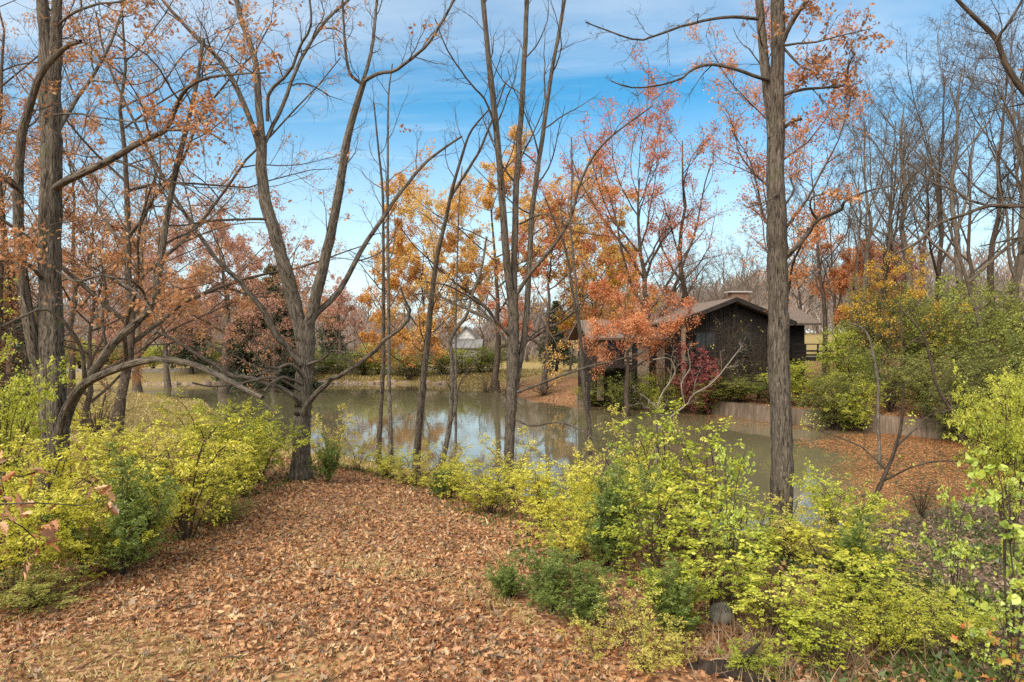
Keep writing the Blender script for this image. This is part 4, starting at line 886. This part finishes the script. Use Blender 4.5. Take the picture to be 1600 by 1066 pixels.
def spray(mb, Pt, pairs, size, tpl, rg, curl=.3, keep=1., up=1.0):
    """pairs of leaves set along a twig, faces to the sky"""
    if keep < 1:
        c0 = Pt[:, 0] * 4; nz = (np.sin(c0[:, 0] * 1.7 + 1.3 * np.sin(c0[:, 2] * 1.1)) + np.sin(c0[:, 1] * 1.9 + i_ph) + np.sin(c0[:, 2] * 2.3)) / 6 + .5; Pt = Pt[(.55 * nz + .45 * rg.rand(len(Pt))) < .1 + .8 * keep]
    N0, n, _ = Pt.shape; t = (np.arange(pairs) + .5 + rg.randn(N0, pairs) * .15) / pairs; t = np.clip(.08 + t * .94, 0, .999); f = t * (n - 1); i = np.minimum(f.astype(int), n - 2); fr = (f - i)[..., None]; ar = np.arange(N0)[:, None]
    p = Pt[ar, i] * (1 - fr) + Pt[ar, i + 1] * fr; tg = nrm(Pt[ar, i + 1] - Pt[ar, i]); side = nrm(np.cross(tg, np.array([0, 0, 1.])) + 1e-4)
    for s in (-1, 1):
        q = p.reshape(-1, 3) + rg.randn(N0 * pairs, 3) * .008; ax = (s * side * .9 + tg * .55).reshape(-1, 3) + rg.randn(N0 * pairs, 3) * .35 + np.array([0, 0, -.12])
        nr = np.array([0, 0, up]) + rg.randn(N0 * pairs, 3) * .62
        mb.leaves(q, ax, nr, size * np.repeat(rg.uniform(.6, 1.15, N0), pairs) * rg.uniform(.5, 1.25, N0 * pairs), tpl, np.clip(np.repeat(rg.rand(N0), pairs) * .6 + rg.rand(N0 * pairs) * .5 - .05, 0, 1), curl, rg)
def shrub(name, cat, i, leafm, h=1.8, wd=2.2, ns=12, k1=12, k2=6, pairs=5, size=.048, tpl=OVAL, keep=.86, stem='stem'):
    rg = rng_(400 + i); ar = shrub_arr(rg, h, wd, ns, k1, k2)
    def mk(label, loc, group):
        t = thing(name, label, cat, loc, group)
        a = MB(); a.tubes(*ar[0], 5); a.tubes(*ar[1], 3); a.tubes(*ar[2], 3); a.build('stems', M[stem], t)
        f = MB(); spray(f, ar[2][0], pairs, size, tpl, rg, keep=keep); spray(f, ar[1][0], pairs, size, tpl, rg, keep=keep)
        f.build('foliage', M[leafm], t); return t
    return mk, h, wd
SH = {}
def shkind(key, *a, **k):
    mk, h, wd = shrub(*a, **k); SH[key] = (proto(('sh', key), mk), h, wd)
shkind('y0', 'yellow_shrub', 'shrub', 0, 'lf_yellow'); shkind('y1', 'yellow_shrub', 'shrub', 1, 'lf_yellow', ns=12, wd=2.4)
shkind('m0', 'yellow_shrub', 'shrub', 13, 'lf_yellow', h=2.1, wd=2.1, ns=9, k1=12, k2=5, pairs=4, size=.06, tpl=BROAD, keep=.52)
shkind('m1', 'lime_shrub', 'shrub', 14, 'lf_lime', h=2.1, wd=2.1, ns=9, k1=12, k2=5, pairs=4, size=.056, tpl=BROAD, keep=.52)
shkind('l0', 'lime_shrub', 'shrub', 2, 'lf_lime'); shkind('l1', 'lime_shrub', 'shrub', 3, 'lf_lime', h=2.2, ns=14, wd=2.3)
shkind('s0', 'straw_shrub', 'shrub', 4, 'lf_straw', ns=12, keep=.55); shkind('s1', 'straw_shrub', 'shrub', 5, 'lf_straw', ns=10, k1=9, keep=.5, h=1.4)
shkind('o0', 'olive_shrub', 'shrub', 6, 'lf_olive', ns=14, k1=10)
shkind('g0', 'green_bush', 'bush', 7, 'lf_green', h=4, wd=5, ns=20, k1=14, k2=8, pairs=3, size=.10, tpl=DIAM, keep=.65)
shkind('g1', 'green_bush', 'bush', 8, 'lf_lime', h=4, wd=5, ns=24, k1=15, k2=8, pairs=3, size=.10, tpl=DIAM, keep=.8)
shkind('g2', 'olive_bush', 'bush', 9, 'lf_olive', h=4, wd=5, ns=24, k1=15, k2=8, pairs=3, size=.10, tpl=DIAM, keep=.8)
shkind('b0', 'broadleaf_shrub', 'shrub', 10, 'lf_broad', h=2.4, wd=2.2, ns=7, k1=7, k2=3, pairs=4, size=.085, tpl=BROAD, keep=.55)
shkind('c0', 'burning_bush', 'bush', 11, 'lf_crimson', h=2.2, wd=3.2, ns=18, k1=14, k2=6, pairs=4, size=.07, tpl=DIAM)
shkind('t0', 'bare_thicket', 'thicket', 12, 'lf_straw', h=2.5, wd=3.5, ns=22, k1=14, k2=6, pairs=2, size=.06, tpl=DIAM, keep=.05)
rs = rng_(555)
def put(key, px, Yd, top, wpx, label, group=None):
    f, h, wd = SH[key]; loc = at(px, Yd); hh = max(.35, topz(top, Yd) - loc[2]); w2 = wpx / F * Yd * 1.1
    return f(label, (loc[0], loc[1], loc[2] - .03), rs.rand() * 6.28, (w2 / wd, w2 / wd, hh / h * (1.2 if key[0] in 'yls' else 1.05 if key[0] in 'mbo' else 1.0)), group)
g1 = 'yellow-leaved shrubs along the near bank'
for a in [
 ('l1', -5, 11.0, 566, 190, 'tall lime-leaved shrub at the picture edge behind the blurred oak twig'),
 ('l0', -40, 13, 590, 200, 'lime shrub partly cut off by the picture edge behind the tall lime one'),
 ('y0', 160, 15.2, 665, 170, 'yellow shrub right behind the foot of the large rough-barked oak'),
 ('s0', 235, 15.5, 690, 170, 'sparse straw-yellow shrub between the oak and the bright yellow clump'),
 ('y1', 60, 10.2, 715, 260, 'yellow-green shrub in front of the trunk of the large oak'),
 ('s0', 185, 11.5, 705, 170, 'thin pale-leaved shrub whose sprays cross the trunk base of the large oak'),
 ('y0', 20, 8.9, 750, 250, 'low yellow shrub under the blurred oak leaves, nearest the leafy lawn'),
 ('y1', 130, 9.6, 790, 220, 'low yellow-green shrub beside the small dark cedar, on its oak side'),
 ('l0', 215, 10.3, 790, 120, 'small light-leaved shrub in front of the dark cedar'),
 ('y0', 290, 11.4, 685, 240, 'bright yellow dense shrub spilling onto the leafy lawn'),
 ('y1', 335, 13.2, 720, 150, 'yellow shrub at the lawn edge beyond the brightest clump'),
 ('y0', 325, 16.0, 640, 160, 'bright yellow shrub under the tip of the arching limb'),
 ('l0', 400, 16.3, 640, 165, 'tall lime-yellow shrub close against the forked oak'),
 ('y1', 380, 14.8, 690, 160, 'low yellow shrub before the tall lime one by the forked oak'),
 ('s0', 520, 19.5, 650, 90, 'wispy straw-coloured shrub just right of the forked oak trunk'),
 ('s1', 560, 20.5, 690, 80, 'small straw-yellow shrub at the tip of the leafy path'),
 ('y0', 605, 20, 705, 100, 'low yellow shrub at the feet of the close pair of thin trees'),
 ('s0', 650, 18.5, 718, 110, 'straw shrub at the foot of the leaning bare tree'),
 ('y1', 705, 16.8, 728, 120, 'yellow shrub on the lawn edge below the crooked sapling'),
 ('s1', 700, 19, 705, 120, 'pale shrub by the water behind the lawn-edge yellow one'),
 ('y0', 765, 15.0, 732, 150, 'yellow shrub spreading at the foot of the three-stemmed tree'),
 ('s0', 800, 17.2, 690, 110, 'straw-leaved shrub around the trunk of the three-stemmed tree'),
 ('y1', 845, 13.6, 738, 190, 'dense yellow shrub lapping the edge of the lawn, uphill of the small cedars'),
 ('l0', 925, 13.2, 728, 170, 'lime shrub wrapped round the dark upright cedar'),
 ('y0', 900, 10.4, 800, 170, 'bushy yellow shrub above the pair of small cedars'),
 ('s0', 985, 14.8, 672, 150, 'straw-leaved shrub by the water below the pale looping twigs'),
 ('m1', 1035, 12.0, 665, 190, 'tall lime shrub of the big clump, on the side toward the three-stemmed tree'),
 ('m1', 1110, 11.4, 690, 190, 'tall lime shrub just beside the trunk of the tall oak'),
 ('m0', 1080, 10.6, 715, 230, 'wide yellow shrub in the heart of the big clump'),
 ('m1', 1170, 9.9, 785, 180, 'yellow shrub that hides the foot of the tall oak'),
 ('m1', 1020, 8.9, 770, 200, 'low lime shrub next to the small cedars at the edge of the lawn'),
 ('m1', 1120, 8.2, 830, 230, 'low yellow shrub above the split dark stump'),
 ('m0', 1285, 9.2, 800, 190, 'yellow shrub below the gaunt sapling, toward the tall oak'),
 ('l0', 1320, 11.2, 745, 150, 'lime shrub growing through the gaunt sapling'),
 ('y0', 1240, 11.2, 810, 150, 'yellow shrub behind the foot of the tall oak, waterside'),
 ('m1', 1370, 9.2, 835, 150, 'last lime shrub of the big clump before the bare littered slope'),
 ('s1', 1215, 8.2, 900, 180, 'low straw shrub over the dry grass tuft'),
 ('s0', 1320, 8.4, 905, 170, 'low pale shrub at the edge of the dry grass tuft'),
 ('s1', 985, 7.3, 930, 150, 'small pale-leaved shrub at the bottom of the cedars'),
 ('s0', 1055, 7.0, 985, 90, 'wisp of pale weed beside the stone and the stump'),
 ('m1', 1215, 7.5, 890, 190, 'low broad lime shrub right behind the jagged root of the stump'),
 ('s1', 930, 7.0, 975, 110, 'pale weed shrub at the lawn edge in front of the cedars'),
 ('m1', 1330, 7.9, 880, 190, 'low broad yellow shrub over the far end of the dry tuft'),
 ('l0', 1060, 7.9, 880, 150, 'low lime shrub directly above the split stump toward the cedars'),
 ('y0', 965, 11.8, 720, 170, 'tall yellow shrub behind the upright dark cedar'),
 ('s0', 1225, 10.8, 790, 130, 'airy pale shrub against the foot of the tall oak'),
 ('m1', 1290, 6.9, 955, 170, 'low lime shrub at the bottom beyond the stump, hiding the dry tuft'),
 ('y0', 1390, 7.2, 930, 170, 'low yellow shrub at the bottom between the dry tuft and the corner bushes'),
 ('s0', 1010, 6.7, 985, 110, 'wispy pale shrub at the bottom on the lawn side of the stump'),
 ('l0', 1180, 6.75, 1000, 110, 'small lime seedling shrub leaning over the jagged stump'),
 ('s1', 1430, 8.6, 950, 150, 'thin straw-leaved weed shrub alone on the littered slope'),
 ('o0', 60, 8.4, 885, 190, 'low dull green shrub at the lawn edge under the yellow ones'),
 ('o0', 1400, 7.6, 985, 150, 'low dull olive shrub at the bottom of the littered slope'),
 ('o0', 345, 12.6, 795, 100, 'small dull shrub under the brightest yellow clump'),
 ('l0', 1510, 7.4, 935, 170, 'low lime shrub beneath the broad-leaved branches'),
 ('l0', 1580, 13.5, 600, 150, 'lime shrub rising behind the broad-leaved branches'),
 ]: put(*a[:5], a[5], g1)
put('b0', 1580, 6.6, 690, 240, 'large broad-leaved green shrub leaning in at the picture edge')
put('b0', 1490, 8.2, 745, 110, 'slender broad-leaved shrub beside the large broad-leaved one')
put('b0', 1140, 8.6, 680, 120, 'upright lime broad-leaved shrub standing over the big yellow clump', None)
put('b0', 1580, 6.0, 925, 130, 'low broad-leaved shrub at the bottom corner of the littered slope', None)
put('c0', 1092, 42, 547, 88, 'rounded crimson bush before the gable end of the house')
g2 = 'bushes on the wooded bank across the pond'
for a in [
 ('g0', 975, 44.5, 575, 90, 'dark green bush under the low red maple before the house'), ('g1', 1035, 43, 590, 70, 'light green bush between the low maple and the crimson bush'), ('g2', 930, 47, 600, 80, 'olive bush on the brown bank at the start of the wall'),
 ('g2', 1150, 41, 588, 110, 'yellow-green bush below the front gable window'), ('g2', 1100, 42.2, 600, 80, 'olive bush between the crimson bush and the pond wall'), ('g1', 1255, 38, 570, 110, 'yellow-green bush right beside the tall oak under the deck'), ('g0', 1205, 40, 592, 90, 'green bush behind the trunk of the tall oak'),
 ('g1', 1325, 38, 520, 90, 'tall yellow-green bush beyond the deck of the house'), ('g2', 1300, 34.5, 585, 110, 'olive bush on the wall above the brown leaf bank'), ('g2', 1360, 41, 450, 120, 'high light-green bush beside the gold-leaved tree'),
 ('g0', 1390, 35, 540, 120, 'dark green bush under the gold-leaved small tree'), ('g0', 1450, 39, 440, 150, 'tall green bush behind the gold-leaved tree'), ('g0', 1500, 43, 440, 150, 'tall lime bush behind the dark leaning trunk'), ('g2', 1450, 32.5, 560, 130, 'olive bush over the end of the wall'),
 ('g0', 1530, 36, 470, 160, 'large dark green bush left of the picture edge on the slope'), ('g2', 1590, 38, 450, 140, 'lime bush at the picture edge on the slope'), ('g2', 1520, 30, 560, 140, 'olive bush beside the grey brush heap'), ('g0', 1590, 31, 520, 150, 'green bush at the picture edge by the wall end'),
 ('g1', 1575, 24, 590, 130, 'yellow-green bush low behind the broad-leaved branches'), ('g2', 1420, 45, 470, 120, 'olive bush in the second row above the wall'), ('g1', 1340, 34, 600, 90, 'small lime bush at the wall by the upright sapling'), ('g0', 1490, 30.6, 600, 100, 'low dark green bush hanging over the wall end')]: put(*a[:5], a[5], g2)
g3 = 'bushes along the far bank'
for i, px in enumerate(list(range(60, 800, 30))):
    put(['g0', 'g2', 'g1', 'g0'][i % 4], px + rs.randn() * 6, (80 if px < 430 else 73.6) + rs.rand() * 3, 545 + rs.randn() * 8, 66, 'rounded green bush in the hedge-like row beyond the far bank', g3)
for px, Yd, tp, wp, lb in [(150, 22, 600, 170, 'dark low thicket in the shade of the young russet oak'), (40, 24, 520, 200, 'dense brush behind the large oak'), (1560, 25, 640, 160, 'grey brush heap at the end of the pond wall'), (1610, 21, 655, 130, 'grey bare brush heap nearest the picture edge'), (1440, 17.5, 745, 90, 'low bare brush where the floating leaves meet the littered slope'), (640, 72.8, 575, 90, 'bare brush along the far bank behind the leaning tree'), (480, 73, 572, 80, 'bare brush along the far bank behind the forked oak'),
        (800, 52, 590, 120, 'grey bare brush overhanging the water behind the three-stemmed tree'), (850, 54, 600, 120, 'grey bare brush on the bank left of the house, nearer the wall'), (760, 60, 585, 70, 'bare brush at the bend of the far shore'), (1135, 41.5, 500, 90, 'bare climbing brush against the front gable wall'), (1185, 41.8, 515, 80, 'grey bare brush below the gable beside the tall oak'), (1040, 42, 520, 60, 'bare brush before the tan posts of the house'), (960, 45.5, 555, 70, 'bare brush under the deck of the side wing')]:
    put('t0', px, Yd, tp, wp, lb)

# small dark cedars near the lawn
def cedar(i):
    rg = rng_(600 + i); ns = 15; h = 1.2
    az_ = rg.rand(ns) * 6.28; o_ = rg.rand(ns) * .36; hh = h * (1 - .5 * o_) * rg.uniform(.45, 1.1, ns); s_ = np.linspace(0, 1, 7)[None]
    st = np.stack([np.cos(az_)[:, None] * o_[:, None] * s_ ** .8, np.sin(az_)[:, None] * o_[:, None] * s_ ** .8, hh[:, None] * s_], -1) + np.cumsum(rg.randn(ns, 7, 3) * .008, 1)
    r0 = np.linspace(.008, .002, 7)[None] * np.ones((ns, 1)); a = spawn(st, r0, 11, .1, 1, (20, 45), .36, 4, .10, .13, rg, rmin=.0015); b = spawn(a[0], a[1], 5, .1, 1, (20, 50), .5, 3, .12, .08, rg, rmin=.001)
    def mk(label, loc, group):
        t = thing('cedar_sapling', label, 'cedar', loc, group); m = MB(); m.tubes(st, r0, 4); m.tubes(*a, 3); m.build('stems', M['bark_dark'], t)
        f = MB(); leaf_on(f, b[0], 14, .034, BLADE * np.array([1, 2.2]), rg, face_up=.2, spread=.006, axr=.6, curl=.1); leaf_on(f, a[0], 14, .034, BLADE * np.array([1, 2.2]), rg, face_up=.2, spread=.008, axr=.6, curl=.1)
        f.build('foliage', M['cedar'], t); return t
    return mk
CE = [proto(('ced', i), cedar(i)) for i in range(2)]
for i, (px, Yd, tp, wp, lb) in enumerate([(800, 8.6, 880, 70, 'small dark cedar standing out onto the lawn, lowest of the cedars'), (862, 8.1, 862, 90, 'bushy dark cedar beside the smallest one at the lawn edge'), (905, 7.8, 890, 100, 'dark cedar half under the low lime shrub'), (950, 10.0, 745, 120, 'taller dark cedar wrapped in lime leaves'),
        (190, 9.6, 745, 130, 'dark cedar sapling among the yellow shrubs below the large oak'), (225, 12.3, 720, 90, 'dull cedar sapling just behind the dark one among yellow shrubs'), (512, 16.6, 690, 50, 'small dark cedar at the foot of the forked oak'), (690, 16.2, 735, 34, 'tiny dark cedar among the yellow shrubs on the lawn edge'), (1348, 8.9, 830, 90, 'dusky cedar sapling in the lime shrub before the littered slope'), (1045, 7.6, 900, 100, 'small grey-green cedar between the low lime shrub and the stump')]):
    loc = at(px, Yd); hh = topz(tp, Yd) - loc[2]; w2 = wp / F * Yd / .62; CE[i % 2](lb, loc, rs.rand() * 6, (w2, w2, hh / 1.1), None)

# oak twig that hangs close to the deck, its tree just out of view
loc = at(-330, 3.3); t = thing('oak_sapling', 'close blurred oak twig with curled brown leaves reaching in over the low shrubs', 'tree', loc)
rg = rng_(9); O = np.array(loc); tr = cr_resample([[*(O + [0, 0, -.1]), .03], [*(O + [.02, .02, 1.4]), .026], [*P(-300, 560, 3.3), .02]], 14); m = MB(); m.tubes(tr[None, :, :3], tr[None, :, 3], 8); m.build('trunk', M['bark_grey'], t, loc)
f = MB()
for pts, pts2 in ((((-310, 800), (-100, 790), (0, 788), (70, 786), (130, 790), (190, 775)), 0), (((-310, 850), (-80, 850), (0, 812), (30, 820), (60, 850), (40, 870)), 1), (((-310, 700), (-100, 690), (-20, 730), (30, 745), (60, 735)), 2)):
    cr_ = cr_resample([[*P(x, y, 3.3 + .05 * j), .006 * (1 - j * .15)] for j, (x, y) in enumerate(pts)], 16); a = spawn(cr_[None, :, :3], cr_[None, :, 3], 7, .4, 1, (30, 60), .12, 4, .15, 0, rg, rmin=.0012)
    m = MB(); m.tubes(cr_[None, :, :3], cr_[None, :, 3], 6); m.tubes(*a, 4); m.build('limb', M['bark_grey'], t, loc); leaf_on(f, a[0], 4, .062, OAK, rg, face_up=0, spread=.012, curl=1.1, t0=.4)
f.build('foliage', M['litter'], t, loc)
# maple seedling with salmon leaves in the corner
loc = at(1560, 6.1); t = thing('maple_seedling', 'maple seedling with a few salmon and green star-shaped leaves at the bottom corner', 'seedling', loc); rg = rng_(15); ar = shrub_arr(rg, .75, .9, 5, 5, 2)
m = MB(); m.tubes(*ar[0], 5); m.tubes(*ar[1], 3); m.build('stems', M['stem'], t); M['lf_salmon'] = leaf_mat('lf_salmon', [(.16, .28, .04), (.50, .40, .06), (.80, .22, .10), (.85, .30, .16)], .3, .4, 2, 0)
f = MB(); leaf_on(f, ar[1][0], 3, .085, STAR, rg, face_up=.8, spread=.01, t0=.6); f.build('foliage', M['lf_salmon'], t)

# split dark stump, grey stone, pale dead stalks at the bottom
loc = at(1140, 6.75); M['rot'] = plain('rot', (.006, .005, .004), (.055, .038, .028), 9, .9, (1, 1, .3), .8)
t = thing('stump', 'split blackened stump with a jagged broken root pointing up from the litter', 'stump', loc)
O = np.array(loc); rg = rng_(4)
def wood(nm, pts, rad, sides=10, ro=.16):
    c_ = cr_resample([[*(O + np.array(q)), r_] for q, r_ in zip(pts, rad)], 16); m = MB(); m.tubes(c_[None, :, :3], c_[None, :, 3], sides, ro, rg); m.build(nm, M['rot'], t, loc)
wood('body', [(-.5, .15, -.08), (-.25, .08, -.01), (0, 0, .03), (.22, -.08, .0), (.45, -.18, -.1)], [.06, .09, .10, .085, .05], 14)
wood('root', [(-.06, .02, .03), (.05, .0, .12), (.16, -.02, .2), (.25, -.03, .30), (.30, -.04, .34)], [.05, .042, .04, .022, .004])
wood('root', [(.12, -.02, .17), (.2, .0, .2), (.27, .0, .22)], [.03, .018, .003], 7)
wood('root', [(-.2, .08, .02), (-.28, .05, .1), (-.31, .0, .2)], [.04, .025, .003], 8)
wood('root', [(.1, -.06, .0), (.2, -.2, .0), (.34, -.3, -.06)], [.045, .03, .012], 8)
for px, Yd, sz, lb in ((1126, 8.1, .16, 'mossy grey stone upright in the litter above the stump'),):
    p, fc = rock_mesh(int(px), sz); loc = at(px, Yd); m = MB(); m.add(p[:, [0, 1, 2]] * np.array([1, 1, 1.6]), fc, smooth=True); o = m.build('rock', M['stone']); o.location = (loc[0], loc[1], loc[2] + sz * .5); tag(o, lb, 'rock')

# ------------------------------------------------------------------ what lies and grows on the ground, too many to count
LAWN = np.array([at(px, Yd)[:2] for px, Yd in [(-700, 5), (-350, 9), (0, 9.3), (150, 9.8), (330, 11.8), (400, 15), (480, 16.5), (530, 20), (600, 18.5), (700, 14.8), (800, 11.5), (785, 8.7), (880, 7.4), (960, 6.5), (1400, 4)]])
def scatter(n, x0, x1, y0, y1, rg, dens):
    x = rg.uniform(x0, x1, n); y = y0 + (y1 - y0) * rg.rand(n); k = rg.rand(n) < dens(x, y); return x[k], y[k]
def litter(name, x, y, size, matn, rg, tpl=OAK, lift=.03, tilt=.5, zf=None, curl=.9):
    z = (H(x, y) if zf is None else zf) + rg.rand(len(x)) * lift
    ax = np.stack([np.cos(a := rg.rand(len(x)) * 6.28), np.sin(a), rg.randn(len(x)) * tilt * .6], -1); nr = np.array([0, 0, 1.]) + rg.randn(len(x), 3) * tilt
    m = MB(); m.leaves(np.stack([x, y, z], -1), ax, nr, size * rg.uniform(.6, 1.3, len(x)), tpl, rg.rand(len(x)), curl, rg)
    o = m.build(name, M[matn]); return tag(o, None, None, kind='stuff')
rg = rng_(800)
def dl(x, y):
    near = np.clip(1.1 - (y - 5) / 20, .35, 1); patch = 1 - .9 * ss(.1, .65, wob(x, y, 1.1) + .25 * wob(x, y, 3.1)) * ss(13, 8, y)
    return near * patch * np.where(inside(x, y, LAWN), 1, np.where((x > 0) & (y < 9), .9, .45)) * (x < 4.2 + 0 * y)
x, y = scatter(190000, -14, 6, 5.3, 22, rg, dl); k = (np.abs(x) < y * .80 + 1) & (segdist(x, y, POND, True) > .3)
x, y = x[k], y[k]; c3 = rg.rand(len(x)); drift = ss(-.5, .5, wob(x, y, 2.3, 2)); kk = rg.rand(len(x)) < .62 + .38 * drift; x, y, c3 = x[kk], y[kk], c3[kk]
litter('fallen_leaves', x[c3 < .6], y[c3 < .6], .078, 'litter', rg, tilt=.55)
litter('fallen_leaves', x[(c3 >= .6) & (c3 < .86)], y[(c3 >= .6) & (c3 < .86)], .06, 'litter_wet', rg, tilt=.7, tpl=OVAL)
litter('fallen_leaves', x[c3 >= .86], y[c3 >= .86], .08, 'litter_dull', rg, tilt=.6, tpl=STAR)
x, y = scatter(30000, 0, 16, 5.3, 24, rg, lambda x, y: ss(3, 4.6, x) * .9); k = (np.abs(x) < y * .80 + 1) & ~inside(x, y, POND)
litter('fallen_leaves', x[k], y[k], .08, 'litter_dull', rg, tilt=.6)
# leaves afloat where the pond narrows under the wall
x, y = scatter(60000, 6, 21, 15, 33, rg, lambda x, y: .95 * ss(-.45, .1, (x - (4.2 + .33 * y)) / 3 + .35 * wob(x, y, .6)) * ss(-.2, .25, .9 - .2 * np.abs(y - 25) / 6 + .5 * wob(x, y, .5, 2)) * (.35 + .65 * ss(17.5, 20, y)))
k = inside(x, y, POND) & (segdist(x, y, POND, True) > .1); litter('floating_leaves', x[k], y[k], .10, 'litter_wet', rg, tilt=.10, lift=.008, zf=.006, curl=.15, tpl=OVAL)
x, y = scatter(60000, -2, 20, 15, 48, rg, lambda x, y: (.85 * ss(-.3, .4, wob(x, y, .5)) + .5 * ss(3, .5, segdist(x, y, WALL, False))) * np.exp(-segdist(x, y, POND, True) / 2.2)); k = inside(x, y, POND)
litter('floating_leaves', x[k], y[k], .10, 'litter_wet', rg, tilt=.05, lift=.004, zf=.006, curl=.1, tpl=OVAL)
x, y = scatter(26000, 1, 26, 28, 52, rg, lambda x, y: .6 + 0 * x); k = ~inside(x, y, POND) & (segdist(x, y, WALL, False) < 6) & (segdist(x, y, POND, True) > .45)
litter('fallen_leaves', x[k], y[k], .13, 'litter', rg, tilt=.4, tpl=OVAL)
def blades(name, x, y, h, matn, rg, lean=.35, tpl=BLADE, wk=1.):
    n = len(x); ax = np.stack([rg.randn(n) * lean, rg.randn(n) * lean, np.ones(n)], -1); nr = np.stack([rg.randn(n), rg.randn(n), np.zeros(n)], -1)
    m = MB(); m.leaves(np.stack([x, y, H(x, y) - .01], -1), ax, nr, h * rg.uniform(.5, 1.3, n), tpl * np.array([1, wk]), rg.rand(n), .5, rg); return tag(m.build(name, M[matn]), None, None, kind='stuff')
x, y = scatter(110000, -10, 4, 5.3, 15, rg, lambda x, y: .12 + .88 * ss(.0, .7, wob(x, y, 1.1) + .25 * wob(x, y, 3.1)) * ss(13, 8, y)); k = inside(x, y, LAWN)
blades('dry_grass', x[k], y[k], .075, 'grass_dry', rg, .8, wk=1.6)
x, y = scatter(60000, -26, -4, 22, 60, rg, lambda x, y: .9 + 0 * x); k = (segdist(x, y, POND, True) > .1) & ~inside(x, y, POND)
blades('dry_grass', x[k], y[k], .20, 'grass_dry', rg, .5, wk=2.2)
x, y = scatter(16000, -30, 4, 68, 80, rg, lambda x, y: .9 + 0 * x); k = ~inside(x, y, POND); blades('dry_grass', x[k], y[k], .25, 'grass_dry', rg, .5, wk=5)
c_ = np.array([at(1235, 7.6)[:2], at(1290, 7.4)[:2], at(1180, 7.1)[:2], at(1340, 7.8)[:2]]); i = rg.randint(4, size=1500); x = c_[i, 0] + rg.randn(1500) * .38; y = c_[i, 1] + rg.randn(1500) * .4
blades('tall_dry_grass', x, y, .30, 'litter_dull', rg, .6, wk=.3)
x, y = scatter(26000, 2.6, 9, 5.6, 13, rg, lambda x, y: ss(-.1, .6, wob(x, y, 1.4, 3)) * .8); blades('weeds', x, y, .10, 'grass_green', rg, .7, DIAM, .8)
x, y = scatter(40000, -14, 12, 8, 24, rg, lambda x, y: .35 + .65 * ss(0, .6, wob(x, y, .9, 1))); k = ~inside(x, y, LAWN) & (segdist(x, y, POND, True) > .1) & ~inside(x, y, POND) & (np.abs(x) < y * .8 + 1)
blades('ground_ivy', x[k], y[k], .09, 'grass_green', rg, .8, OVAL, 1)
# fallen twigs
n = 1500; x = rg.uniform(-9, 9, n); y = 5.5 + 12 * rg.rand(n) ** 1.3; k = ~inside(x, y, POND); x, y = x[k], y[k]; a = rg.rand(len(x)) * 6.28; l = rg.uniform(.08, .4, len(x)); s_ = np.linspace(0, 1, 4)
px_ = x[:, None] + np.cos(a)[:, None] * l[:, None] * s_; py_ = y[:, None] + np.sin(a)[:, None] * l[:, None] * s_; pz_ = H(px_, py_) + .025 + rg.rand(len(x), 4) * .02
m = MB(); m.tubes(np.stack([px_, py_, pz_], -1), np.linspace(.005, .002, 4)[None] * rg.uniform(.6, 1.5, (len(x), 1)), 4); tag(m.build('fallen_twigs', M['bark_dark']), None, None, kind='stuff')
